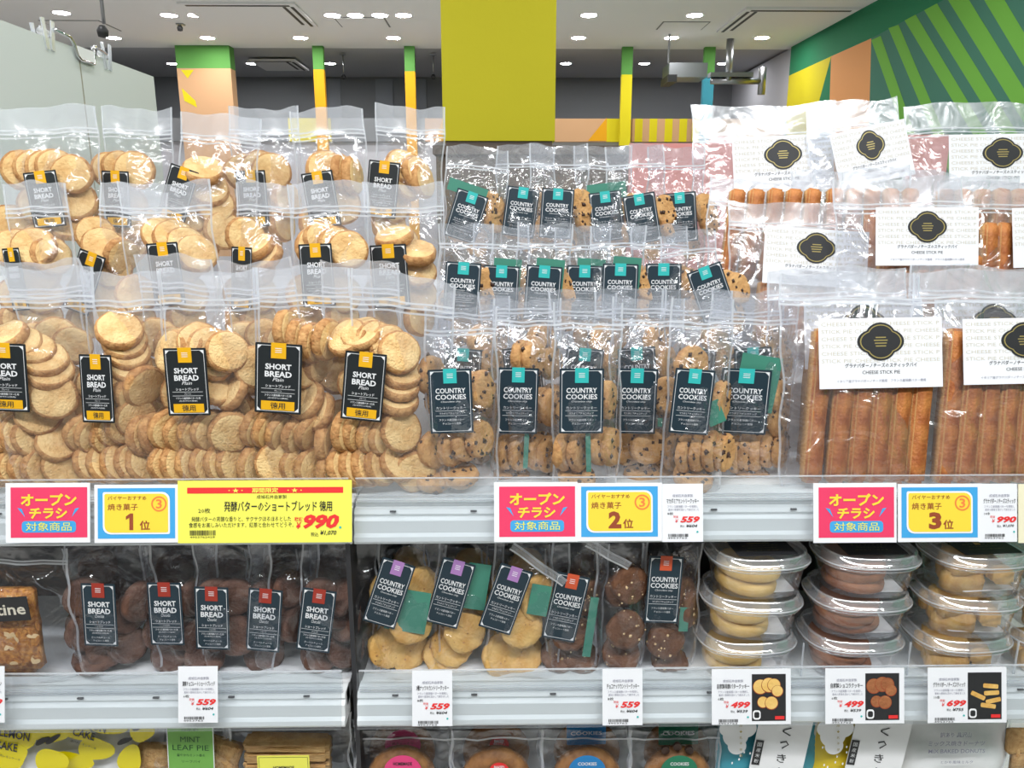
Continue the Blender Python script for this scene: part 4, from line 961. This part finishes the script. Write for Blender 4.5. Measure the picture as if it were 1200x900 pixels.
csd = [((70, 172), (93, 133, 684), 2, [(125, 760, 20, 20), (150, 720, 50, 0), (165, 705, 60, 0), (150, 755, 30, 10), (110, 770, 10, 60)], 'beside the almond slices'),
       ((160, 250), (171, 207, 683), 1, [(225, 700, 70, 0), (215, 740, 30, 0), (235, 745, 40, 10), (200, 765, 10, 30)], 'second from the almond slices'),
       ((222, 312), (226, 259, 688), 2, [(275, 700, 20, 0), (278, 745, 10, 5, -.012), (240, 770, 10, 50), (262, 720, 40, 0)], 'third from the almond slices'),
       ((285, 368), (288, 321, 690), 5, [(335, 715, 60, 0), (345, 730, 65, 0), (310, 765, 20, 20), (340, 690, 50, 10)], 'fourth from the almond slices'),
       ((346, 436), (350, 388, 690), 7, [(398, 700, -40, 40), (405, 730, -40, 30), (375, 765, 20, 20), (405, 760, 30, 30), (400, 715, 20, 20)], 'beside the dark divider')]
for i, ((a, c), (l0, l1, lv), rl, ck, lab) in enumerate(csd):
    b = lowp('chocolate_shortbread_pouch', f'dark chocolate shortbread pouch with red-tabbed label, {lab}', 'chocolate shortbread pouches', a, c, 636, DECK2, .955 + .012 * (i % 2), roll=rl * .3, seed=130 + i, lean=2, wob=2.4)
    put_label(b, 'cs', l0, l0 + 40, lv, lv + 73, roll=rl, y=-.0275)
    fill(b, 'cs', ck + [(a + 30, 700, 20, 5), (a + 32, 740, 30, 5)], y=-.001)
    b2 = lowp('chocolate_shortbread_pouch', f'rear pouch of dark chocolate shortbread standing behind the one {lab}', 'chocolate shortbread pouches', a + 4, c - 2, 642, DECK2, 1.055, roll=-rl * .3, seed=140 + i, lean=1, wob=2, nx=8, nz=12)
    fill(b2, 'cs', [(a + 30, 690, 20, 5), (a + 60, 695, 40, 5), (a + 30, 730, 50, 5), (a + 60, 735, 30, 5), (a + 45, 665, 30, 20)], y=0)
mpd = [((430, 508), (438, 474, 655), 14, [(482, 730, 12, 8, -.014), (455, 758, 25, 12), (492, 690, 40, 10), (478, 760, 20, 10, .008)], (455, 500, 690, 742), 'beside the dark divider', 'mp'),
       ((503, 580), (510, 552, 655), 12, [(545, 740, 10, 8, -.014), (530, 755, 10, 15, -.004), (552, 712, 30, 15), (520, 765, 20, 30)], (548, 570, 660, 715), 'second from the dark divider', 'mp'),
       ((568, 655), (576, 618, 662), 14, [(612, 735, 12, 8, -.014), (590, 768, 20, 20), (612, 765, 10, 30, .008), (630, 700, 40, 10)], (622, 642, 685, 722), 'third from the dark divider', 'mp'),
       ((640, 706), (646, 678, 672), 9, [(668, 740, 10, 15, -.014), (690, 700, 50, 0), (680, 770, 10, 60), (655, 768, 10, 50)], (690, 694, 700, 770), 'beside the pale nut cookies', 'ck'),
       ((700, 760), None, 0, [(733, 738, 10, 5, -.014), (738, 685, 15, 5, -.010), (728, 765, 10, 40)], None, 'with no label showing', 'ck'),
       ((752, 822), (760, 790, 652), 2, [(780, 750, 10, 5, -.014), (800, 698, 45, 5), (808, 712, 60, 0), (785, 775, 10, 60)], (797, 806, 712, 740), 'beside the stacked clear tubs', 'ck')]
for i, ((a, c), lb_, rl, ck, pk, lab, kd) in enumerate(mpd):
    what = 'golden nut cookies, lilac-tabbed label' if kd == 'mp' else 'dark nut cookies, orange-tabbed label'
    if not lb_: what = 'dark nut cookies'
    b = lowp('nut_cookie_pouch' if kd == 'mp' else 'chocolate_nut_cookie_pouch', f'clear pouch of {what}, {lab}', 'nut cookie pouches on the middle shelf', a, c, 636, DECK2, .95 + .01 * (i % 2), roll=rl * .35, seed=150 + i, lean=2, wob=2.4)
    if lb_: put_label(b, kd, lb_[0], lb_[0] + 40, lb_[2], lb_[2] + 78, roll=rl, y=-.0275)
    if pk: packet(b, *pk, -.0195, roll=rl * .4)
    fill(b, kd, ck + [(a + 30, 690, 20, 5, .006)], y=-.001)
    b2 = lowp(b['o'].name.split('.')[0], f'rear pouch behind the {"golden" if kd == "mp" else "dark"} nut cookie one {lab}', 'nut cookie pouches on the middle shelf', a + 3, c - 3, 642, DECK2, 1.05, roll=-rl * .3, seed=160 + i, lean=1, nx=8, nz=12)
    fill(b2, kd, [(a + 25, 690, 20, 5), (a + 50, 695, 40, 5), (a + 28, 735, 50, 5), (a + 50, 665, 30, 20)], y=0)

for nm, (ua, va, ub, vb) in (('nut_cookie_pouch.004', (600, 640, 662, 684)), ('chocolate_nut_cookie_pouch.002', (688, 636, 738, 664))):
    o = bpy.data.objects.get(nm)
    if not o: continue
    Mi = Matrix.LocRotScale(o.location, o.rotation_euler, None).inverted()
    a_ = Mi @ atY(ua, va, .925); b_ = Mi @ atY(ub, vb, .925); dn = Vector((-(b_.z - a_.z), 0, b_.x - a_.x)).normalized() * .006
    m = MB()
    for k in range(8):
        p, q = a_.lerp(b_, k / 8), a_.lerp(b_, (k + 1) / 8); y0, y1 = .002 * math.sin(k * 1.1), .002 * math.sin((k + 1) * 1.1)
        for t0, t1, mt in ((-1, -.55, M_zip), (-.55, .45, M_head), (.45, .7, M_zip), (.7, 1, M_zip)):
            m.add([p + dn * t0 + Vector((0, y0, 0)), q + dn * t0 + Vector((0, y1, 0)), q + dn * t1 + Vector((0, y1 - .001, 0)), p + dn * t1 + Vector((0, y0 - .001, 0))], [(0, 1, 2, 3)], mt)
    m.build('folded_top', o)

# clear tubs -------------------------------------------------------------------
def tub_shell():
    m = MB()
    fr = lambda a: (1, .80)
    prof = [(.0, 0), (.052, 0), (.056, .002), (.0615, .034), (.0620, .036), (.066, .037), (.067, .040), (.0655, .0415)]
    m.lathe(prof, M_tub, 40, lambda a: (abs(math.cos(a)) ** -.0 * sup(a), sup(a) * .82))
    return m.mesh('tub_base', True)
def sup(a, e=2.7): return 1 / (abs(math.cos(a)) ** e + abs(math.sin(a)) ** e) ** (1 / e)
TUB = tub_shell()
lm = MB(); lm.lathe([(.0655, .0415), (.0678, .0435), (.0668, .0452), (.0640, .0455), (.0630, .0520), (.0600, .0540)], M_tubr, 40, lambda a: (sup(a), sup(a) * .82)); lm.lathe([(.0600, .0540), (.0, .0540)], M_tub, 40, lambda a: (sup(a), sup(a) * .82)); LID = lm.mesh('lid', True)
rm = MB()
for z_, r_ in ((.0385, .0668), (.0425, .0690), (.0525, .0630)): rm.lathe([(r_ - .0012, z_ - .0011), (r_ + .0004, z_), (r_ - .0012, z_ + .0011)], M_zip if z_ == .0425 else M_tubr, 40, lambda a: (sup(a), sup(a) * .82))
RIM = rm.mesh('rim', True)
def tub(u, zlev, Y, kind, label, grp, topcard, seed, dx=0, paper=None):
    rr = random.Random(seed); p = atY(u, 720, Y)
    o = empty('clear_tub', (p.x + dx, Y, zlev), (0, 0, R(rr.uniform(-5, 5)))); tag(o, label, 'cookie tub', grp); o.scale = (1, 1, 1.11)
    inst('tub_base', TUB, o); l = inst('lid', LID, o); inst('rim', RIM, l)
    if kind in ('lc', 'bc'):
        for i in range(3 if kind == 'bc' else 2):
            th = .0125 if kind == 'bc' else .0165
            q = inst(CN[kind], rr.choice(CK[kind]), o, (-.010 + rr.uniform(-.004, .004), rr.uniform(-.002, .003), .009 + i * th), (R(rr.uniform(-3, 3)), R(rr.uniform(-4, 4)), rr.uniform(0, 6)), (1.08, .98, 1.05))
    else:
        for i in range(8):
            if i < 5: loc, rot = (-.022 + rr.uniform(-.004, .004), -.018 + .012 * (i % 3), .011 + .0075 * i), (R(rr.uniform(-8, 8)), R(90 + rr.uniform(-8, 8)), R(rr.uniform(-15, 15)))
            else: loc, rot = (.024 + .003 * (i - 5), -.02 + .018 * (i - 5), .022), (R(80), R(0), R(-20 + rr.uniform(-10, 10)))
            inst('butter_stick', rr.choice(BST), o, loc, rot, (1, 1, .72 if i < 5 else .6))
    MB().rrect(-.030, .046, -.030, .020, .006, M_paperw, 0, .0008, M=Matrix.Rotation(R(-90), 4, 'X')).build('paper_insert', o, loc=(0, 0, .0030))
    if topcard:
        c = MB().rrect(-.040, .040, -.026, .026, .002, M_pblk, 0, .0006, M=Matrix.Rotation(R(-90), 4, 'X')).build('label_card', o, loc=(.001, -.012, .0548))
        g = MB(); M = Matrix.Rotation(R(-90), 4, 'X')
        for z, w_ in ((.010, .03), (.003, .05), (-.004, .04), (-.012, .05)): g.text('HOMEMADE' if z > .005 else 'カントリークッキー', 0, z, w_, .003, M_gold, y=-.0002, M=M)
        g.build('lettering', c)
for i, (u, kd, nm) in enumerate(((876, 'lc', 'pale butter cookies'), (1000, 'bc', 'brown cocoa cookies'), (1125, 'st', 'golden butter sticks'), (1238, 'st', 'butter sticks at the picture edge'))):
    for k in range(3):
        Y = .962
        tub(u, DECK2 + k * .0606, Y, kd, f'clear lidded tub of {nm}, {["bottom","middle","top"][k]} of its stack', 'clear cookie tubs stacked on the middle shelf', k == 2, i * 10 + k, dx=(-.004, .0, .005)[k])
    for k in range(3):
        tub(u, DECK2 + k * .0606, 1.10, kd, f'clear lidded tub of {nm}, {["bottom","middle","top"][k]} of the stack behind', 'clear cookie tubs stacked on the middle shelf', False, i * 10 + k + 5)
for u in (938, 1062, 1187):
    p = atY(u, 790, .93); o = empty('tub_divider', (p.x, .93, DECK2)); tag(o, f'thin clear divider plate between tub stacks, {nth[(938,1062,1187).index(u)]} from the nut cookies', 'divider', 'clear dividers between the tubs')
    MB().box(-.0007, .0007, 0, .3, 0, .05, M_acr).build('plate', o); MB().box(-.001, .001, -.002, 0, 0, .05, M_acre).build('edge', o)

# ------------------------------------------------------------------ lowest shelf
def blob(m, cx, cz, rx, rz, rot, mt, y, seed, n=22):
    rr = random.Random(seed); ph = rr.uniform(0, 6)
    pts = []
    for k in range(n):
        a = 2 * math.pi * k / n; q = 1 + .12 * math.sin(2 * a + ph) + .08 * math.sin(3 * a + ph)
        x, z = rx * q * math.cos(a), rz * q * math.sin(a); c, s = math.cos(R(rot)), math.sin(R(rot)); pts.append((cx + x * c - z * s, cz + x * s + z * c))
    m.poly(pts, mt, y, .0004)
M_opq = M_lemon
for i, (a, c, txt) in enumerate(((-42, 84, 0), (72, 168, 1))):
    b = pouch('lemon_cake_bag', ['white and yellow lemon print cake bag cut by the picture edge', 'white and yellow lemon print cake bag with the word CAKE'][i], 'cake bag', 'lemon cake bags', a, c, 842, DECK3, .93 + .012 * i, roll=(3, 8)[i], seed=170 + i, mf=M_milky, mh=M_milky, thick=.04, zips=0, wob=1.5, lean=3)
    y = -.0245
    g = MB()
    for j, (u, v, ru, rv, ro) in enumerate(((20, 862, 24, 16, 20), (58, 858, 18, 14, -10), (10, 888, 22, 14, 10), (60, 892, 16, 16, 0)) if i == 0 else ((90, 856, 14, 12, 0), (128, 850, 20, 11, 15), (152, 890, 12, 18, -25), (112, 878, 18, 14, 20), (84, 892, 20, 12, 0), (166, 858, 12, 12, 0))):
        p = b['at'](u, v, y); kk = depth(b['o'].location) / F * 1.05; blob(g, p.x, p.z, ru * kk, rv * kk, ro, M_lemon, y - .0004 * j * .2, j + i * 9)
    g.build('printed_lemon', b['o'])
    g = MB()
    for j, (u, v) in enumerate(((50, 868), (62, 866)) if i == 0 else ((146, 868), (164, 851))):
        p = b['at'](u, v, y); blob(g, p.x, p.z, .011, .004, 35, M_pblk, y - .001, j + 50)
    g.build('printed_leaf', b['o'])
    g = MB(); p = b['at'](*((18, 860) if i == 0 else (108, 849)), y); q = b['at'](*((8, 872) if i == 0 else (99, 858)), y)
    g.text('LEMON', p.x, p.z, .04, .013, M_pblk, y=y - .0016, bold=.02, rot=-10); g.text('CAKE', q.x, q.z - .002, .030, .012, M_pblk, y=y - .0016, bold=.02, rot=-10); g.text('瀬戸内レモンケーキ', q.x, q.z - .018, .036, .004, M_pblk, y=y - .0016, rot=-14)
    g.build('lettering', b['o'])
def printed(b, u0, u1, v0, v1, m, y, name='label_card', roll=0, rad=.0015):
    A = b['at'](u0, v0, y); B = b['at'](u1, v1, y); c_ = (A + B) / 2; hx, hz = (B.x - A.x) / 2, (A.z - B.z) / 2
    return MB().rrect(-hx, hx, -hz, hz, rad, m, 0, .0007).build(name, b['o'], loc=c_, rot=(0, R(roll), 0)), hx, hz
b = lowp('mint_pie_pouch', 'clear pouch of leaf pies with a bright green mint label', 'pouches on the lowest shelf', 170, 264, 842, DECK3, .935, seed=180, lean=3)
o, hx, hz = printed(b, 193, 253, 838, 902, M_mint, -.027, roll=2)
g = MB(); g.frame(-hx, hx, -hz, hz, .0012, M_lett, -.0003)
g.text('MINT', 0, hz * .12, hx * .85, .008, M_mintd, y=-.0005); g.text('LEAF PIE', 0, -hz * .18, hx * 1.55, .008, M_mintd, y=-.0005); g.text('爽やかなミント香る', 0, -hz * .45, hx * 1.2, .004, M_mintd, y=-.0005); g.text('リーフパイ', 0, -hz * .68, hx * .8, .004, M_mintd, y=-.0005)
g.text('自家製', 0, hz * .5, hx * .7, .006, M_mintd, y=-.0005)
g.build('lettering', o)
TW = [bar_mesh('leaf_pie', .062, .016, .045, M_twist, M_twist, s) for s in (21, 22)]
for j, (u, v) in enumerate(((184, 885), (262, 880), (255, 898), (190, 905), (225, 895))): inst('leaf_pie', TW[j % 2], b['o'], b['at'](u, v, -.004 + .003 * (j % 2)), (0, R(20 * j), 0), .8)
b = lowp('sugar_pie_pouch', 'clear pouch of stacked sugared pies with a yellow label', 'pouches on the lowest shelf', 258, 408, 838, DECK3, .94, seed=181, lean=2, thick=.06)
for j, v in enumerate((870, 881, 893, 905, 917)):
    p = b['at'](338, v, -.006); inst('sugared_pie', TW[j % 2], b['o'], p, (R(j * 3), R((-1) ** j * 1.5), 0), (1.9, 1.8, .30))
o, hx, hz = printed(b, 301, 365, 886, 935, M_pyel2, -.034, rad=.0006)
g = MB(); g.frame(-hx + .002, hx - .002, -hz, hz - .002, .0005, M_pblk, -.0003); g.text('HOMEMADE', 0, hz * .45, hx * .8, .005, M_pblk, y=-.0004, bold=.02); g.text('BUTTER PIE', 0, hz * .2, hx, .006, M_pblk, y=-.0004); g.build('lettering', o)
dm = MB(); n1, n2 = 26, 12
vs = []
for i in range(n1):
    for j in range(n2):
        a, c = 2 * math.pi * i / n1, 2 * math.pi * j / n2; q = .0305 + .0155 * math.cos(c); vs.append((q * math.cos(a), .0145 * math.sin(c), q * math.sin(a)))
dm.add(vs, [(i * n2 + j, ((i + 1) % n1) * n2 + j, ((i + 1) % n1) * n2 + (j + 1) % n2, i * n2 + (j + 1) % n2) for i in range(n1) for j in range(n2)], M_donut); DON = dm.mesh('ring_cake', True)
don = [(414, 528, 'pink', M_pink2, 'HOMEMADE', 885, 472), (529, 634, 'small red', M_pred, 'BAKED', 892, 585), (636, 739, 'blue', M_bluec, 'COOKIES', 892, 688), (741, 845, 'green', M_greenc, 'COOKIES', 892, 796)]
for i, (a, c, cn, m, txt, lv, lu) in enumerate(don):
    for j in (0, 1):
        b = lowp('ring_cake_pouch', f'clear pouch with a round ring cake and a {cn} label, ' + ('in front' if j == 0 else 'standing behind its twin'), 'ring cake pouches on the lowest shelf', a, c, (862, 846)[j], DECK3 , (.93, .985)[j], roll=(.5, -1)[j], seed=190 + i * 2 + j, lean=4, thick=.04, zips=1, zt=.93, header=.9)
        p = b['at']((a + c) / 2, (912, 880)[j], -.002)
        inst('ring_cake', DON, b['o'], p, (0, 0, 0), (1.08, 1, 1.08))
        v0 = (882, 851)[j]
        if i in (0, 1) or j == 0:
            pc = b['at'](lu, v0 + 22, -.024); rr_ = .026 if i != 1 else .014
            lb2 = MB().disc(0, 0, rr_, m, 0, .0007, 32, rz=rr_ * .92).build('label_card', b['o'], loc=pc)
            g = MB(); g.text(txt, 0, rr_ * .45, rr_ * 1.0, .005, M_pblk if i == 0 else M_lett, y=-.0005, bold=.02); g.text('焼きドーナツ', 0, rr_ * .1, rr_ * 1.2, .004, M_pblk if i == 0 else M_lett, y=-.0005); g.build('lettering', lb2)
        else:
            o, hx, hz = printed(b, lu - 24, lu + 22, 846, 872, m, -.024)
            MB().text(txt, 0, 0, hx * 1.6, .006, M_lett, y=-.0005, bold=.02).build('lettering', o)
        if i == 3:
            for q_ in range(3): MB().disc(0, 0, .006, M_chip, 0, .004, 10).build('chocolate_piece', b['o'], loc=b['at'](780 + q_ * 14, 880 - 4 * (q_ == 1), -.017))
for i, (a, c, m, pn, txt) in enumerate(((838, 955, M_ricebl, 'blue', 'くっきー'), (952, 1058, M_rpyel, 'yellow', 'くっきー'))):
    b = pouch('rice_cookie_bag', f'white and {pn} printed rice cookie bag with large brush lettering', 'cookie bag', 'rice cookie bags on the lowest shelf', a, c, 838, DECK3, .94, roll=4, seed=210 + i, mf=m, mh=m, thick=.035, zips=0, lean=3, wob=1)
    u = a + 72
    o, hx, hz = printed(b, u - 22, u + 22, 830, 960, M_paperw, -.0225, 'white_panel', roll=4)
    g = MB()
    for j, ch in enumerate('くっきー'): g.text(ch if ch != 'ー' else '｜', 0.004, hz * .62 - j * .021, .013 if ch != 'ー' else .002, .013, M_pblk, y=-.0006, bold=.005)
    g.build('lettering', o)
    o2 = MB().rect(-.0055, .0055, -.019, .019, M_pblk, 0, .0006).build('name_tab', b['o'], loc=b['at'](a + (50 if i == 0 else 48), 882, -.0235), rot=(0, R(4), 0))
    g = MB()
    for j, ch in enumerate('国産米粉'): g.text(ch, 0, .013 - j * .0085, .006, .006, M_lett, y=-.0005)
    g.build('lettering', o2)
    g = MB(); p = b['at'](a + 24, 862, -.0215)
    for dx, dz, r_ in ((0, 0, .018), (.014, .012, .014), (-.012, .010, .012), (.004, -.016, .013)): g.disc(p.x + dx, p.z + dz, r_, M_paperw, -.0215 - r_ * .02, .0004, 24)
    g.build('printed_cloud', b['o'])
    g = MB(); rr = random.Random(i)
    for j in range(9):
        q = b['at'](a + rr.uniform(8, 50), rr.uniform(875, 900), -.022); g.disc(q.x, q.z, .0012, M_paperw, -.0225, 0, 8, rz=.002)
    g.build('printed_grain', b['o'])
    g = MB()
    for j, ch in enumerate('卵・乳不使用'): q = b['at'](a + 30, 850 + j * 7, -.0225); g.text(ch, q.x, q.z, .004, .004, M_gold, y=-.0235)
    g.build('lettering', b['o'])
b = pouch('mixed_bake_bag', 'milky white bag of mixed baked doughnuts with dark lettering', 'cookie bag', None, 1058, 1188, 838, DECK3, .94, roll=0, seed=220, mf=M_milky, mh=M_milky, thick=.04, zips=0, lean=4, wob=1.5)
g = MB()
for (txt, u, v, w_, h_) in (('訳あり 具沢山', 1120, 861, .044, .008), ('ミックス焼きドーナツ', 1121, 871, .080, .008), ('MIX BAKED DONUTS', 1121, 880, .080, .006), ('とかち風味ミルク', 1121, 893, .046, .005)):
    p = b['at'](u, v, -.024); g.text(txt, p.x, p.z, w_, h_, M_pgry, y=-.0245, bold=.01)
g.build('lettering', b['o'])
b = lowp('dark_snack_pouch', 'dark brown snack pouch cut by the picture edge beside the milky bag', 'pouches on the lowest shelf', 1188, 1275, 842, DECK3, .94, seed=221, lean=3)
for j in range(6): inst('sugared_pie', TW[j % 2], b['o'], b['at'](1200 + (j % 3) * 25, 868 + 22 * (j // 3), -.004), (0, R(30 * j), 0), .8)
print('objects', len(bpy.data.objects))
